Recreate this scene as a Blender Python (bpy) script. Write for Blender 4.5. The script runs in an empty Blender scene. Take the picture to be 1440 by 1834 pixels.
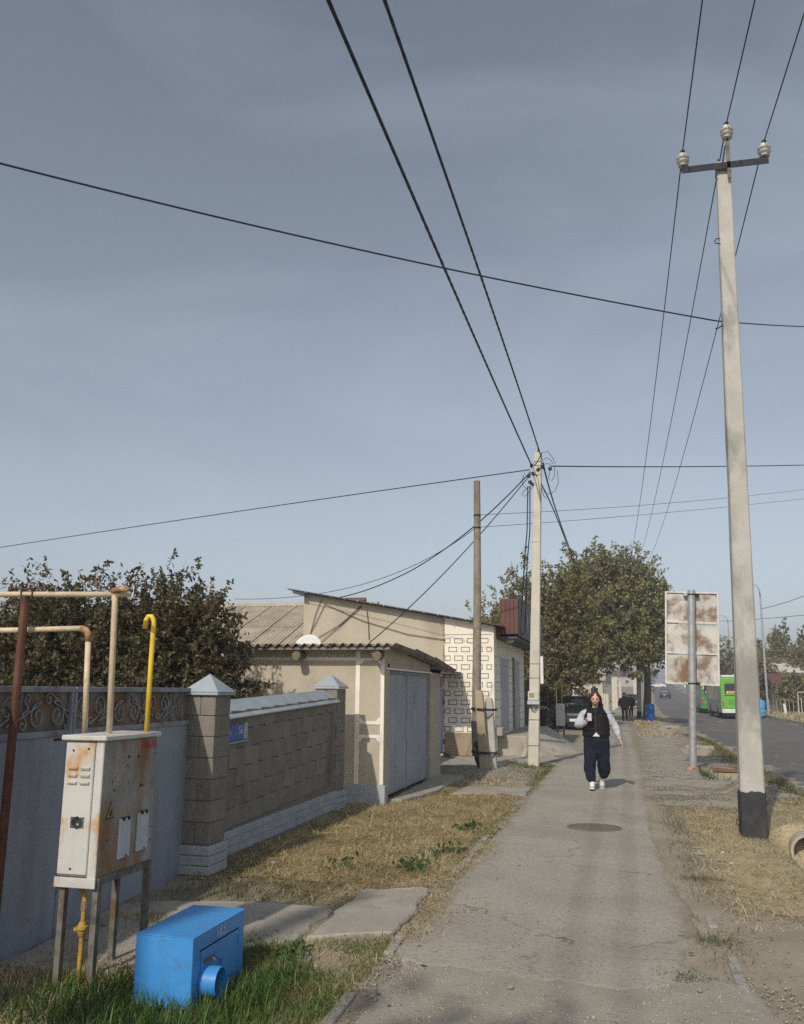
import bpy, bmesh, math, random
import numpy as np
from mathutils import Vector, Matrix, noise as mnoise

random.seed(7); rng = np.random.default_rng(7)
sc = bpy.context.scene
COL = sc.collection
R = math.radians

# ------------------------------------------------------------------ camera
YAW, PITCH, ROLL, CAMH = R(13.53), R(11.27), 0.010, 1.65
_F = Vector((-math.sin(YAW)*math.cos(PITCH), math.cos(YAW)*math.cos(PITCH), math.sin(PITCH)))
_R0 = Vector((math.cos(YAW), math.sin(YAW), 0)); _U0 = _R0.cross(_F)
_R = _R0*math.cos(ROLL)+_U0*math.sin(ROLL); _U = -_R0*math.sin(ROLL)+_U0*math.cos(ROLL)
cd = bpy.data.cameras.new('camera'); cam = bpy.data.objects.new('camera', cd); COL.objects.link(cam)
cd.sensor_fit = 'HORIZONTAL'; cd.sensor_width = 36; cd.lens = 40.0; cd.clip_start = .05; cd.clip_end = 4000
cam.matrix_world = Matrix(((_R.x,_U.x,-_F.x,0),(_R.y,_U.y,-_F.y,0),(_R.z,_U.z,-_F.z,CAMH),(0,0,0,1)))
sc.camera = cam

# ------------------------------------------------------------------ sky, sun, exposure
SUN = Vector((-.24,-1.28,1.0)).normalized()          # towards the sun: behind the viewer, a little to the left
EL = math.asin(SUN.z); AZ = math.atan2(SUN.x, SUN.y)
w = bpy.data.worlds.new('World'); sc.world = w; w.use_nodes = True
nt = w.node_tree; nt.nodes.clear()
sky = nt.nodes.new('ShaderNodeTexSky'); sky.sky_type = 'NISHITA'; sky.sun_disc = False
sky.sun_elevation = EL; sky.sun_rotation = AZ % (2*math.pi)
sky.air_density = 1.0; sky.dust_density = 3.0; sky.ozone_density = 1.5; sky.altitude = 700
tc = nt.nodes.new('ShaderNodeTexCoord'); mp = nt.nodes.new('ShaderNodeMapping'); mp.inputs['Scale'].default_value = (1.2,2.6,4.5); mp.inputs['Rotation'].default_value = (0,.25,.5)
nz = nt.nodes.new('ShaderNodeTexNoise'); nz.inputs['Scale'].default_value = 1.4; nz.inputs['Detail'].default_value = 5; nz.inputs['Distortion'].default_value = .6
rp = nt.nodes.new('ShaderNodeMapRange'); rp.inputs['From Min'].default_value = .42; rp.inputs['From Max'].default_value = .75; rp.inputs['To Min'].default_value = 0; rp.inputs['To Max'].default_value = .20
hs = nt.nodes.new('ShaderNodeHueSaturation'); hs.inputs['Hue'].default_value = .495; hs.inputs['Saturation'].default_value = .56; hs.inputs['Value'].default_value = .92
mx = nt.nodes.new('ShaderNodeMix'); mx.data_type = 'RGBA'; mx.inputs['B'].default_value = (5.2,5.9,6.8,1)
bg = nt.nodes.new('ShaderNodeBackground'); bg.inputs['Strength'].default_value = .125
wo = nt.nodes.new('ShaderNodeOutputWorld')
L = nt.links.new
L(tc.outputs['Generated'], mp.inputs['Vector']); L(mp.outputs['Vector'], nz.inputs['Vector']); L(nz.outputs['Fac'], rp.inputs['Value'])
L(sky.outputs['Color'], hs.inputs['Color']); L(hs.outputs['Color'], mx.inputs['A']); L(rp.outputs['Result'], mx.inputs['Factor'])
L(mx.outputs['Result'], bg.inputs['Color']); L(bg.outputs['Background'], wo.inputs['Surface'])
sl = bpy.data.lights.new('sun', 'SUN'); so = bpy.data.objects.new('sun', sl); COL.objects.link(so)
sl.energy = 3.1; sl.angle = R(1.0); sl.color = (1.0,.915,.79); so.rotation_euler = SUN.to_track_quat('Z','Y').to_euler(); so.location = (-6,-20,20)
vs = sc.view_settings; vs.view_transform = 'Standard'; vs.look = 'None'; vs.gamma = 1; vs.exposure = 0.0; vs.use_curve_mapping = False
sc.cycles.use_denoising = False; sc.cycles.max_bounces = 6; sc.cycles.transparent_max_bounces = 8

# ------------------------------------------------------------------ helpers
def ray(px, py):
    return _F + _R*((px-720)/1600) - _U*((py-917)/1600)
def G(px, py, z=0.):                    # where a sight line meets the level z
    d = ray(px,py); return Vector((0,0,CAMH)) + d*((z-CAMH)/d.z)
def at(px, py, Y):                      # the point on a sight line at distance Y up the street
    d = ray(px,py); return Vector((0,0,CAMH)) + d*(Y/d.y)
def atx(px, py, X):
    d = ray(px,py); return Vector((0,0,CAMH)) + d*(X/d.x)

def rotz(a): return Matrix.Rotation(a,4,'Z')
def frame_from(d):
    d = d.normalized(); up = Vector((0,0,1)) if abs(d.z)<.95 else Vector((0,1,0))
    a = d.cross(up).normalized(); return a, a.cross(d).normalized()
class MB:
    def __init__(s): s.v=[]; s.f=[]
    def poly(s, pts):
        n=len(s.v); s.v+= [tuple(p) for p in pts]; s.f.append(tuple(range(n,n+len(pts)))); return s
    def box(s, c, size, M=None, taper=1.0):
        n=len(s.v); hx,hy,hz=[k/2 for k in size]; c=Vector(c)
        for z in (-1,1):
            t = taper if z>0 else 1
            for x,y in ((-1,-1),(1,-1),(1,1),(-1,1)):
                p=Vector((x*hx*t,y*hy*t,z*hz))
                if M is not None: p = M.to_3x3() @ p
                s.v.append(tuple(p+c))
        s.f += [tuple(n+i for i in q) for q in ((3,2,1,0),(4,5,6,7),(0,1,5,4),(1,2,6,5),(2,3,7,6),(3,0,4,7))]
        return s
    def span(s, a, b):
        a=Vector(a); b=Vector(b); return s.box((a+b)/2, [abs(k) for k in (b-a)])
    def prism(s, pts, ext):
        n=len(s.v); k=len(pts); ext=Vector(ext)
        s.v += [tuple(Vector(p)) for p in pts] + [tuple(Vector(p)+ext) for p in pts]
        s.f.append(tuple(range(n+k-1,n-1,-1))); s.f.append(tuple(range(n+k,n+2*k)))
        for i in range(k): j=(i+1)%k; s.f.append((n+i,n+j,n+k+j,n+k+i))
        return s
    def loft(s, rings, cap=True):
        n=len(s.v); k=len(rings[0])
        for r in rings: s.v += [tuple(p) for p in r]
        for i in range(len(rings)-1):
            for j in range(k):
                a=n+i*k+j; b=n+i*k+(j+1)%k; s.f.append((a,b,b+k,a+k))
        if cap:
            s.f.append(tuple(n+j for j in reversed(range(k)))); s.f.append(tuple(n+(len(rings)-1)*k+j for j in range(k)))
        return s
    def tube(s, pts, r, n=8, cap=True):
        pts=[Vector(p) for p in pts]; rs = r if isinstance(r,(list,tuple)) else [r]*len(pts)
        rings=[]; a=None
        for i,p in enumerate(pts):
            d = (pts[min(i+1,len(pts)-1)]-pts[max(i-1,0)]).normalized()
            if a is None: a,b = frame_from(d)
            else:
                a = (a - d*a.dot(d)).normalized()
                b = a.cross(d)
            rings.append([p+(a*math.cos(2*math.pi*j/n)+b*math.sin(2*math.pi*j/n))*rs[i] for j in range(n)])
        return s.loft(rings, cap)
    def lathe(s, prof, base=(0,0,0), axis=(0,0,1), n=16, cap=True):
        ax=Vector(axis).normalized(); a,b=frame_from(ax); base=Vector(base)
        return s.loft([[base+ax*z+(a*math.cos(2*math.pi*j/n)+b*math.sin(2*math.pi*j/n))*max(r,1e-4) for j in range(n)] for r,z in prof], cap)
    def build(s, name, mat, parent=None, bevel=0, smooth=False, recalc=True, seg=1):
        me = bpy.data.meshes.new(name); off = wloc(parent)
        me.from_pydata([(x-off.x,y-off.y,z-off.z) for x,y,z in s.v],[],s.f)
        if recalc or bevel:
            bm=bmesh.new(); bm.from_mesh(me)
            if recalc: bmesh.ops.recalc_face_normals(bm, faces=bm.faces)
            if bevel:
                ed=[e for e in bm.edges if len(e.link_faces)==2 and e.calc_face_angle(0)>.5]
                bmesh.ops.bevel(bm, geom=ed, offset=bevel, segments=seg, affect='EDGES', profile=.5)
            bm.to_mesh(me); bm.free()
        return link(name, me, mat, parent, smooth)
def wloc(o):
    v=Vector((0,0,0))
    while o is not None: v += o.location; o=o.parent
    return v
def link(name, me, mat, parent=None, smooth=False):
    o = bpy.data.objects.new(name, me); COL.objects.link(o); o.parent = parent
    if mat is not None and not me.materials: me.materials.append(mat)
    if smooth is True: me.shade_smooth()
    elif smooth:
        me.shade_smooth()
        try: me.set_sharp_from_angle(angle=R(smooth))
        except Exception: pass
    return o
def tag(o, label, cat, group=None, kind=None):
    if label: o['label']=label
    if cat: o['category']=cat
    if group: o['group']=group
    if kind: o['kind']=kind
    return o
def thing(name, label, cat, loc, group=None):
    o = bpy.data.objects.new(name, None); COL.objects.link(o); o.location = loc; o.empty_display_size=.1
    return tag(o, label, cat, group)
def copy_tree(o, parent=None):
    c=o.copy(); COL.objects.link(c); c.parent=parent
    for ch in list(o.children): copy_tree(ch, c)
    return c
def big_mesh(name, V, F, mat, parent=None, smooth=False):
    me=bpy.data.meshes.new(name); off=wloc(parent)
    V=np.asarray(V,dtype=np.float32)-np.array(off,dtype=np.float32); F=np.asarray(F,dtype=np.int32)
    me.vertices.add(len(V)); me.vertices.foreach_set('co',V.ravel())
    k=F.shape[1]; me.loops.add(F.size); me.loops.foreach_set('vertex_index',F.ravel())
    me.polygons.add(len(F)); me.polygons.foreach_set('loop_start',np.arange(0,F.size,k,dtype=np.int32))
    me.polygons.foreach_set('loop_total',np.full(len(F),k,dtype=np.int32))
    me.update(calc_edges=True); me.validate()
    return link(name, me, mat, parent, smooth)
def parab(a, b, sag, n=24, over=0.):
    a=Vector(a); b=Vector(b)
    return [a.lerp(b,t)-Vector((0,0,sag*4*t*(1-t))) for t in [i/n for i in range(n+1)]]

# ------------------------------------------------------------------ materials
def pm(name, base, var=None, vs=2.5, vr=(.4,.65), stain=None, ss=1.2, sr=(.55,.72), sz=1.0, speck=None, ks=90, kr=(.6,.75),
       rough=.8, bump=.25, bs=60, metal=0., rnd=0., spec=.3, obj=False, seed=0., transl=0., island=0., coat=0., crack=None, ck=(.9,.012)):
    m=bpy.data.materials.new(name); m.use_nodes=True; t=m.node_tree; N=t.nodes; Lk=t.links.new
    b=N['Principled BSDF']; b.inputs['Roughness'].default_value=rough; b.inputs['Metallic'].default_value=metal
    b.inputs['Specular IOR Level'].default_value=spec; b.inputs['Coat Weight'].default_value=coat
    if obj: co=N.new('ShaderNodeTexCoord').outputs['Object']
    else: co=N.new('ShaderNodeNewGeometry').outputs['Position']
    ad=N.new('ShaderNodeVectorMath'); ad.operation='ADD'; ad.inputs[1].default_value=(seed*7.3,seed*3.1,seed*5.7); Lk(co,ad.inputs[0]); co=ad.outputs[0]
    def nse(scale, detail=5, zs=1.0):
        n=N.new('ShaderNodeTexNoise'); n.inputs['Scale'].default_value=scale; n.inputs['Detail'].default_value=detail; n.inputs['Roughness'].default_value=.6
        if zs!=1.0:
            q=N.new('ShaderNodeMapping'); q.inputs['Scale'].default_value=(1,1,zs); Lk(co,q.inputs['Vector']); Lk(q.outputs['Vector'],n.inputs['Vector'])
        else: Lk(co,n.inputs['Vector'])
        return n.outputs['Fac']
    def mask(f, r):
        q=N.new('ShaderNodeMapRange'); q.interpolation_type='SMOOTHSTEP'; q.inputs['From Min'].default_value=r[0]; q.inputs['From Max'].default_value=r[1]; Lk(f,q.inputs['Value']); return q.outputs['Result']
    def mix(f, A, B):
        q=N.new('ShaderNodeMix'); q.data_type='RGBA'
        if hasattr(f,'links'): Lk(f,q.inputs['Factor'])
        else: q.inputs['Factor'].default_value=f
        for k,c in (('A',A),('B',B)):
            if hasattr(c,'links'): Lk(c,q.inputs[k])
            else: q.inputs[k].default_value=(*c,1)
        return q.outputs['Result']
    c=mix(0.,base,base)
    if var is not None: c=mix(mask(nse(vs),vr),c,var)
    if stain is not None: c=mix(mask(nse(ss,6,sz),sr),c,stain)
    if speck is not None: c=mix(mask(nse(ks,3),kr),c,speck)
    if crack is not None:
        dn=N.new('ShaderNodeTexNoise'); dn.inputs['Scale'].default_value=3.; dn.inputs['Detail'].default_value=6; Lk(co,dn.inputs['Vector'])
        dm=N.new('ShaderNodeMix'); dm.data_type='RGBA'; dm.blend_type='LINEAR_LIGHT'; dm.inputs['Factor'].default_value=.28; Lk(co,dm.inputs['A']); Lk(dn.outputs['Color'],dm.inputs['B'])
        vo=N.new('ShaderNodeTexVoronoi'); vo.feature='DISTANCE_TO_EDGE'; vo.inputs['Scale'].default_value=ck[0]; Lk(dm.outputs['Result'],vo.inputs['Vector'])
        inv=N.new('ShaderNodeMapRange'); inv.inputs['From Min'].default_value=0; inv.inputs['From Max'].default_value=ck[1]; inv.inputs['To Min'].default_value=1; inv.inputs['To Max'].default_value=0; Lk(vo.outputs['Distance'],inv.inputs['Value'])
        mu=N.new('ShaderNodeMath'); mu.operation='MULTIPLY'; Lk(inv.outputs['Result'],mu.inputs[0]); Lk(mask(nse(.7,3),(.47,.58)),mu.inputs[1])
        c=mix(mu.outputs[0],c,crack)
    if rnd or island:
        if island: rv=N.new('ShaderNodeNewGeometry').outputs['Random Per Island']; amt=island
        else: rv=N.new('ShaderNodeObjectInfo').outputs['Random']; amt=rnd
        q=N.new('ShaderNodeMapRange'); q.inputs['To Min'].default_value=1-amt; q.inputs['To Max'].default_value=1+amt; Lk(rv,q.inputs['Value'])
        h=N.new('ShaderNodeHueSaturation'); Lk(q.outputs['Result'],h.inputs['Value']); Lk(c,h.inputs['Color']); c=h.outputs['Color']
    Lk(c,b.inputs['Base Color'])
    if bump:
        bn=N.new('ShaderNodeBump'); bn.inputs['Strength'].default_value=bump; bn.inputs['Distance'].default_value=.01
        Lk(nse(bs,4),bn.inputs['Height']); Lk(bn.outputs['Normal'],b.inputs['Normal'])
    if transl:
        tr=N.new('ShaderNodeBsdfTranslucent'); Lk(c,tr.inputs['Color']); ms=N.new('ShaderNodeMixShader'); ms.inputs['Fac'].default_value=transl
        Lk(b.outputs[0],ms.inputs[1]); Lk(tr.outputs[0],ms.inputs[2]); Lk(ms.outputs[0],N['Material Output'].inputs['Surface'])
    return m
def leafmat(name, cols, rough=.6, transl=.25, patch=None):
    m=bpy.data.materials.new(name); m.use_nodes=True; t=m.node_tree; N=t.nodes; Lk=t.links.new
    b=N['Principled BSDF']; b.inputs['Roughness'].default_value=rough; b.inputs['Specular IOR Level'].default_value=.25
    ge=N.new('ShaderNodeNewGeometry'); cr=N.new('ShaderNodeValToRGB'); cr.color_ramp.interpolation='LINEAR'
    e=cr.color_ramp.elements
    while len(e)<len(cols): e.new(.5)
    for i,c in enumerate(cols): e[i].position=i/(len(cols)-1); e[i].color=(*c,1)
    Lk(ge.outputs['Random Per Island'],cr.inputs['Fac']); fin=cr.outputs['Color']
    if patch is not None:
        pn=N.new('ShaderNodeTexNoise'); pn.inputs['Scale'].default_value=patch[0]; pn.inputs['Detail'].default_value=5; Lk(ge.outputs['Position'],pn.inputs['Vector'])
        pr_=N.new('ShaderNodeMapRange'); pr_.interpolation_type='SMOOTHSTEP'; pr_.inputs['From Min'].default_value=.45; pr_.inputs['From Max'].default_value=.66; pr_.inputs['To Max'].default_value=patch[2]; Lk(pn.outputs['Fac'],pr_.inputs['Value'])
        pm_=N.new('ShaderNodeMix'); pm_.data_type='RGBA'; pm_.inputs['B'].default_value=(*patch[1],1); Lk(pr_.outputs['Result'],pm_.inputs['Factor']); Lk(fin,pm_.inputs['A']); fin=pm_.outputs['Result']
    Lk(fin,b.inputs['Base Color'])
    tr=N.new('ShaderNodeBsdfTranslucent'); Lk(fin,tr.inputs['Color']); ms=N.new('ShaderNodeMixShader'); ms.inputs['Fac'].default_value=transl
    Lk(b.outputs[0],ms.inputs[1]); Lk(tr.outputs[0],ms.inputs[2]); Lk(ms.outputs[0],N['Material Output'].inputs['Surface'])
    return m

M={}
M['soil']=pm('soil',(.25,.215,.155),(.32,.283,.215),1.1,(.35,.65),stain=(.18,.15,.105),ss=.5,sr=(.5,.75),speck=(.36,.33,.28),ks=55,kr=(.6,.72),rough=.95,bump=.9,bs=45)
M['asphalt']=pm('asphalt',(.335,.306,.258),(.375,.343,.29),1.3,(.35,.65),stain=(.285,.262,.222),ss=.6,sr=(.45,.75),speck=(.18,.166,.142),ks=48,kr=(.52,.70),rough=.95,bump=.9,bs=70,crack=(.13,.115,.09),ck=(.75,.010))
M['gravel']=pm('gravel',(.285,.258,.213),(.33,.30,.25),3,(.35,.65),stain=(.21,.187,.152),ss=1.6,sr=(.5,.75),speck=(.34,.32,.29),ks=60,kr=(.60,.70),rough=.95,bump=1.0,bs=50)
M['road']=pm('road',(.125,.122,.118),(.15,.146,.14),.35,(.35,.7),stain=(.19,.18,.165),ss=.12,sr=(.55,.75),speck=(.085,.083,.08),ks=60,kr=(.55,.7),rough=.9,bump=.4,bs=60)
M['slab']=pm('slab_concrete',(.32,.295,.25),(.37,.342,.292),2.5,stain=(.24,.22,.185),ss=1.8,speck=(.16,.15,.13),ks=60,rough=.92,bump=.6,bs=70)
M['kerb']=pm('kerb_concrete',(.36,.34,.30),(.28,.26,.23),5,stain=(.2,.185,.16),ss=7,rough=.92,bump=.7,bs=60,rnd=.12)
M['block']=pm('cinder_block',(.215,.195,.165),(.26,.237,.20),4,(.35,.7),stain=(.12,.10,.082),ss=1.3,sr=(.52,.75),sz=.35,speck=(.30,.27,.225),ks=160,kr=(.6,.75),rough=.95,bump=.9,bs=120,rnd=.10)
M['mortar']=pm('mortar',(.175,.157,.13),(.21,.19,.16),6,rough=.95,bump=.4)
M['plinthgap']=pm('plinth_joint',(.20,.21,.225),(.16,.165,.175),6)
M['plinth']=pm('whitewashed_brick',(.37,.395,.425),(.32,.342,.365),5,stain=(.27,.275,.28),ss=3,sr=(.58,.75),rough=.9,bump=.5,bs=70,rnd=.05)
M['zinc']=pm('zinc_sheet',(.30,.345,.375),(.36,.405,.435),2,stain=(.28,.30,.31),ss=5,rough=.5,bump=.1,bs=10,metal=.15,spec=.5)
M['gate']=pm('gate_paint',(.255,.285,.34),(.31,.34,.395),.9,(.35,.7),stain=(.20,.205,.225),ss=2.8,sr=(.47,.70),sz=.18,speck=(.16,.13,.11),ks=22,kr=(.70,.74),rough=.65,bump=.15,bs=8)
M['gatedark']=pm('gate_frame_paint',(.27,.29,.33),(.20,.20,.21),6,stain=(.17,.10,.055),ss=6,sr=(.6,.72),rough=.7)
M['rustsheet']=pm('rusty_backing',(.23,.22,.20),(.14,.10,.07),5,(.35,.6),stain=(.22,.115,.055),ss=3,sr=(.45,.7),rough=.9,bump=.3)
M['scroll']=pm('scroll_paint',(.27,.285,.30),(.19,.18,.17),14,rough=.65)
M['creampipe']=pm('cream_pipe',(.62,.52,.36),(.52,.42,.28),7,stain=(.26,.12,.05),ss=5,sr=(.62,.75),rough=.6,bump=.1)
M['rustypipe']=pm('rusty_pipe',(.30,.15,.07),(.45,.33,.2),9,stain=(.14,.06,.03),ss=10,rough=.85,bump=.3)
M['brownpost']=pm('brown_post',(.10,.042,.028),(.14,.065,.04),8,stain=(.06,.03,.02),ss=4,rough=.75,bump=.2)
M['yellow']=pm('yellow_pipe',(.78,.53,.03),(.70,.44,.03),8,rough=.45,bump=.05,spec=.5)
M['dirtyyellow']=pm('dirty_yellow_pipe',(.48,.30,.05),(.30,.19,.06),9,stain=(.2,.1,.05),ss=14,rough=.7)
M['whitepaint']=pm('white_cabinet_paint',(.56,.555,.53),(.48,.475,.45),4,stain=(.50,.26,.06),ss=4.2,sr=(.53,.70),sz=.7,rough=.5,bump=.05,spec=.5,seed=1.3)
M['rustside']=pm('rusted_cabinet_paint',(.27,.26,.235),(.34,.325,.29),5,stain=(.24,.115,.04),ss=3.1,sr=(.40,.66),sz=.45,speck=(.12,.075,.045),ks=70,kr=(.60,.70),rough=.75,bump=.15,seed=2.)
M['steelleg']=pm('weathered_steel',(.17,.165,.145),(.09,.078,.062),9,stain=(.16,.085,.04),ss=7,sr=(.5,.7),rough=.75,bump=.2)
M['dark']=pm('dark_hole',(.02,.019,.018),rough=.9,bump=0)
M['greyplate']=pm('grey_plate',(.48,.50,.52),(.40,.42,.44),8,stain=(.2,.12,.06),ss=9,sr=(.64,.74),rough=.5)
M['latch']=pm('latch_metal',(.10,.10,.09),(.05,.05,.045),30,rough=.4,metal=.6)
M['redink']=pm('red_ink',(.42,.03,.03),rough=.7,bump=0)
M['blackink']=pm('black_ink',(.03,.03,.03),rough=.7,bump=0)
M['yellowink']=pm('warning_yellow',(.34,.25,.05),rough=.7,bump=0)
M['bluebox']=pm('bright_blue_paint',(.055,.29,.68),(.05,.25,.60),3,stain=(.07,.21,.42),ss=9,sr=(.56,.74),speck=(.10,.30,.55),ks=40,kr=(.66,.72),rough=.38,bump=.22,bs=14,spec=.5)
M['whiteink']=pm('faded_white_ink',(.60,.66,.72),(.35,.45,.58),30,rough=.7,bump=0)
M['bluesign']=pm('blue_sign',(.025,.085,.33),(.03,.11,.38),5,rough=.45,spec=.5,bump=0)
M['signwhite']=pm('sign_white',(.50,.54,.60),rough=.6,bump=0)
M['plaster']=pm('beige_plaster',(.44,.385,.30),(.50,.44,.35),1.4,(.35,.65),stain=(.34,.295,.23),ss=.8,sr=(.52,.75),sz=.5,speck=(.36,.31,.24),ks=130,rough=.95,bump=.4,bs=140)
M['plaster2']=pm('house_plaster',(.42,.365,.285),(.47,.415,.33),.7,(.35,.65),stain=(.33,.285,.22),ss=.45,sr=(.5,.75),rough=.95,bump=.3,bs=90)
M['trim']=pm('white_trim',(.80,.77,.70),(.73,.70,.62),5,stain=(.4,.35,.27),ss=8,sr=(.66,.76),rough=.85,bump=.2)
M['asbestos']=pm('asbestos_sheet',(.25,.23,.20),(.32,.30,.26),3,stain=(.15,.135,.11),ss=2.2,sr=(.48,.7),rough=.95,bump=.35,bs=50,rnd=.12)
M['oldroof']=pm('tan_roof_sheet',(.39,.335,.255),(.46,.40,.31),2,stain=(.30,.25,.185),ss=1.2,sr=(.48,.7),rough=.95,bump=.3,bs=40,rnd=.08)
M['darkmetal']=pm('dark_roof_edge',(.055,.058,.065),(.08,.08,.085),6,rough=.6,bump=.1)
M['wood']=pm('weathered_wood',(.26,.225,.175),(.19,.163,.125),6,stain=(.13,.10,.07),ss=2,sr=(.5,.7),sz=.12,rough=.9,bump=.5,bs=30)
M['logend']=pm('log_wood',(.20,.16,.11),(.13,.10,.07),20,rough=.95,bump=.5)
M['whitewall']=pm('painted_white_wall',(.80,.75,.64),(.76,.70,.59),1.2,stain=(.66,.60,.49),ss=1.8,sr=(.6,.78),rough=.9,bump=.15)
M['outline']=pm('dark_brick_outline',(.06,.055,.05),(.10,.09,.08),20,rough=.9,bump=0)
M['plinthbrown']=pm('tan_cement_plinth',(.36,.29,.21),(.30,.24,.17),2,stain=(.22,.175,.125),ss=2,rough=.95,bump=.4)
M['rampcem']=pm('ramp_cement',(.36,.325,.265),(.42,.385,.32),2,stain=(.28,.25,.20),ss=1.5,rough=.95,bump=.6,bs=40)
M['concrete']=pm('pole_concrete',(.405,.395,.36),(.47,.46,.42),2.4,(.35,.65),stain=(.27,.262,.245),ss=1.5,sr=(.47,.62),sz=.5,speck=(.35,.335,.29),ks=120,kr=(.62,.72),rough=.93,bump=.55,bs=90)
M['concretelight']=pm('pale_pole_concrete',(.50,.475,.40),(.55,.525,.45),2.4,stain=(.41,.385,.32),ss=1.3,sr=(.58,.75),rough=.93,bump=.3,bs=90)
M['blackpaint']=pm('black_paint',(.035,.036,.04),(.055,.055,.058),6,stain=(.16,.155,.14),ss=7,sr=(.68,.74),rough=.75,bump=.4,bs=60)
M['steel']=pm('black_steel',(.014,.017,.028),(.025,.026,.032),12,rough=.7)
M['galv']=pm('galvanised',(.42,.43,.43),(.34,.345,.345),7,stain=(.30,.24,.18),ss=3,sr=(.63,.76),rough=.45,metal=.45,bump=.1)
M['porcelain']=pm('porcelain',(.55,.55,.51),(.46,.455,.41),12,rough=.3,bump=0,spec=.5)
M['wire']=pm('black_wire',(.018,.022,.034),rough=.5,bump=0)
M['signback']=pm('sign_back_paint',(.55,.535,.50),(.47,.45,.41),3,stain=(.20,.13,.085),ss=2.2,sr=(.42,.63),rough=.7,bump=.1,seed=4.)
M['signframe']=pm('sign_frame',(.62,.61,.58),(.5,.48,.44),9,stain=(.3,.16,.08),ss=12,sr=(.65,.75),rough=.6)
M['maroon']=pm('maroon_metal',(.12,.052,.045),(.14,.065,.055),3,rough=.6,bump=.1)
M['darksign']=pm('dark_sign_face',(.045,.052,.065),(.065,.072,.09),4,stain=(.30,.31,.34),ss=1.1,sr=(.60,.68),sz=.2,rough=.5,bump=0)
M['shutter']=pm('pale_shutter',(.40,.41,.42),(.36,.37,.38),2,rough=.6,bump=.05)
M['garagedoor']=pm('garage_door_paint',(.31,.33,.36),(.36,.38,.41),1.5,stain=(.22,.23,.245),ss=3,sr=(.55,.75),sz=.3,rough=.7,bump=.1,bs=12)
M['bluedoor']=pm('pale_blue_door',(.24,.33,.50),(.28,.37,.53),2,stain=(.17,.23,.35),ss=4,sz=.3,rough=.6,bump=.05)
M['notice']=pm('pink_notice',(.50,.33,.27),(.38,.22,.18),25,rough=.8,bump=0)
M['dish']=pm('dish_white',(.62,.64,.62),(.56,.58,.56),4,rough=.5,bump=0)
M['gravelpile']=M['gravel']
M['manhole']=pm('manhole_iron',(.175,.145,.12),(.14,.12,.10),12,rough=.8,bump=.6,bs=60,speck=(.2,.17,.14),ks=70)
M['busgreen']=pm('bus_green',(.13,.42,.035),(.12,.38,.035),3,rough=.35,bump=0,spec=.5,coat=.3)
M['busgreen2']=pm('bus_dark_green',(.04,.25,.055),(.04,.22,.05),3,rough=.4,bump=0,spec=.5)
M['buswhite']=pm('bus_white',(.68,.68,.66),(.6,.6,.57),3,rough=.4,bump=0)
M['busgrey']=pm('bus_side_grey',(.20,.205,.20),(.16,.165,.165),1.4,rough=.45,bump=0)
M['glass']=pm('dark_glass',(.02,.024,.03),(.03,.035,.042),3,rough=.12,bump=0,spec=.6)
M['rubber']=pm('rubber',(.02,.02,.02),rough=.85,bump=0)
M['lampred']=pm('tail_lamp',(.35,.02,.015),rough=.3,bump=0)
M['orange']=pm('orange_sticker',(.65,.26,.04),rough=.6,bump=0)
M['carblack']=pm('car_black',(.012,.013,.015),rough=.5,bump=0,spec=.3)
M['carblue']=pm('car_dark_blue',(.025,.035,.055),rough=.45,bump=0,spec=.4)
M['carwhite']=pm('car_white',(.75,.75,.74),rough=.3,bump=0,coat=.4)
M['chrome']=pm('chrome',(.55,.56,.58),rough=.25,metal=.9,bump=0)
M['headlamp']=pm('headlamp_glass',(.72,.75,.78),rough=.12,bump=0,spec=.7)
M['plate']=pm('number_plate',(.72,.72,.70),rough=.5,bump=0)
M['barrelblue']=pm('blue_plastic',(.02,.13,.42),(.025,.15,.46),3,rough=.5,bump=0)
M['barrelsky']=pm('sky_blue_plastic',(.06,.30,.62),(.07,.33,.66),3,rough=.5,bump=0)
M['bark']=pm('bark',(.10,.08,.06),(.15,.12,.09),6,rough=.95,bump=.8,bs=25)
M['fencecream']=pm('cream_fence',(.56,.52,.43),(.50,.46,.37),2,rough=.8,bump=.1)
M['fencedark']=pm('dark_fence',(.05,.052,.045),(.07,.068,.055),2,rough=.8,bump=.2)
M['farwall']=pm('far_wall',(.46,.42,.36),(.40,.37,.31),1,rough=.9,bump=.1)
M['whiteroof']=pm('pale_roof',(.52,.51,.48),(.45,.44,.41),1,rough=.8,bump=.1)
M['ochre']=pm('ochre_wall',(.46,.30,.09),(.40,.26,.08),2,rough=.8,bump=.1)
M['skin']=pm('skin',(.60,.37,.27),(.64,.41,.31),12,rough=.55,bump=0,spec=.35)
M['hair']=pm('auburn_hair',(.05,.02,.012),(.10,.04,.021),40,(.4,.6),rough=.5,bump=.6,bs=90,spec=.4)
M['vest']=pm('black_padded_vest',(.006,.006,.007),(.009,.009,.010),20,rough=.75,bump=.3,bs=60)
M['fleece']=pm('pale_grey_fleece',(.50,.53,.57),(.46,.49,.53),18,rough=.95,bump=.4,bs=120)
M['navy']=pm('navy_cotton',(.008,.011,.024),(.012,.016,.031),10,rough=.95,bump=.4,bs=80)
M['whitecloth']=pm('white_cotton',(.70,.70,.69),rough=.9,bump=.1)
M['shoe']=pm('white_shoe',(.74,.73,.70),(.68,.67,.64),20,rough=.6,bump=.1)
M['blackcloth']=pm('black_cloth',(.006,.006,.007),(.009,.009,.010),10,rough=.9,bump=.2)
M['phone']=pm('phone_pale',(.50,.48,.55),rough=.3,bump=0)
M['paleplastic']=pm('pale_plastic',(.52,.53,.50),(.46,.47,.44),6,rough=.6,bump=0)
M['litter']=pm('litter_white',(.52,.51,.47),rough=.8,bump=.1)
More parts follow.
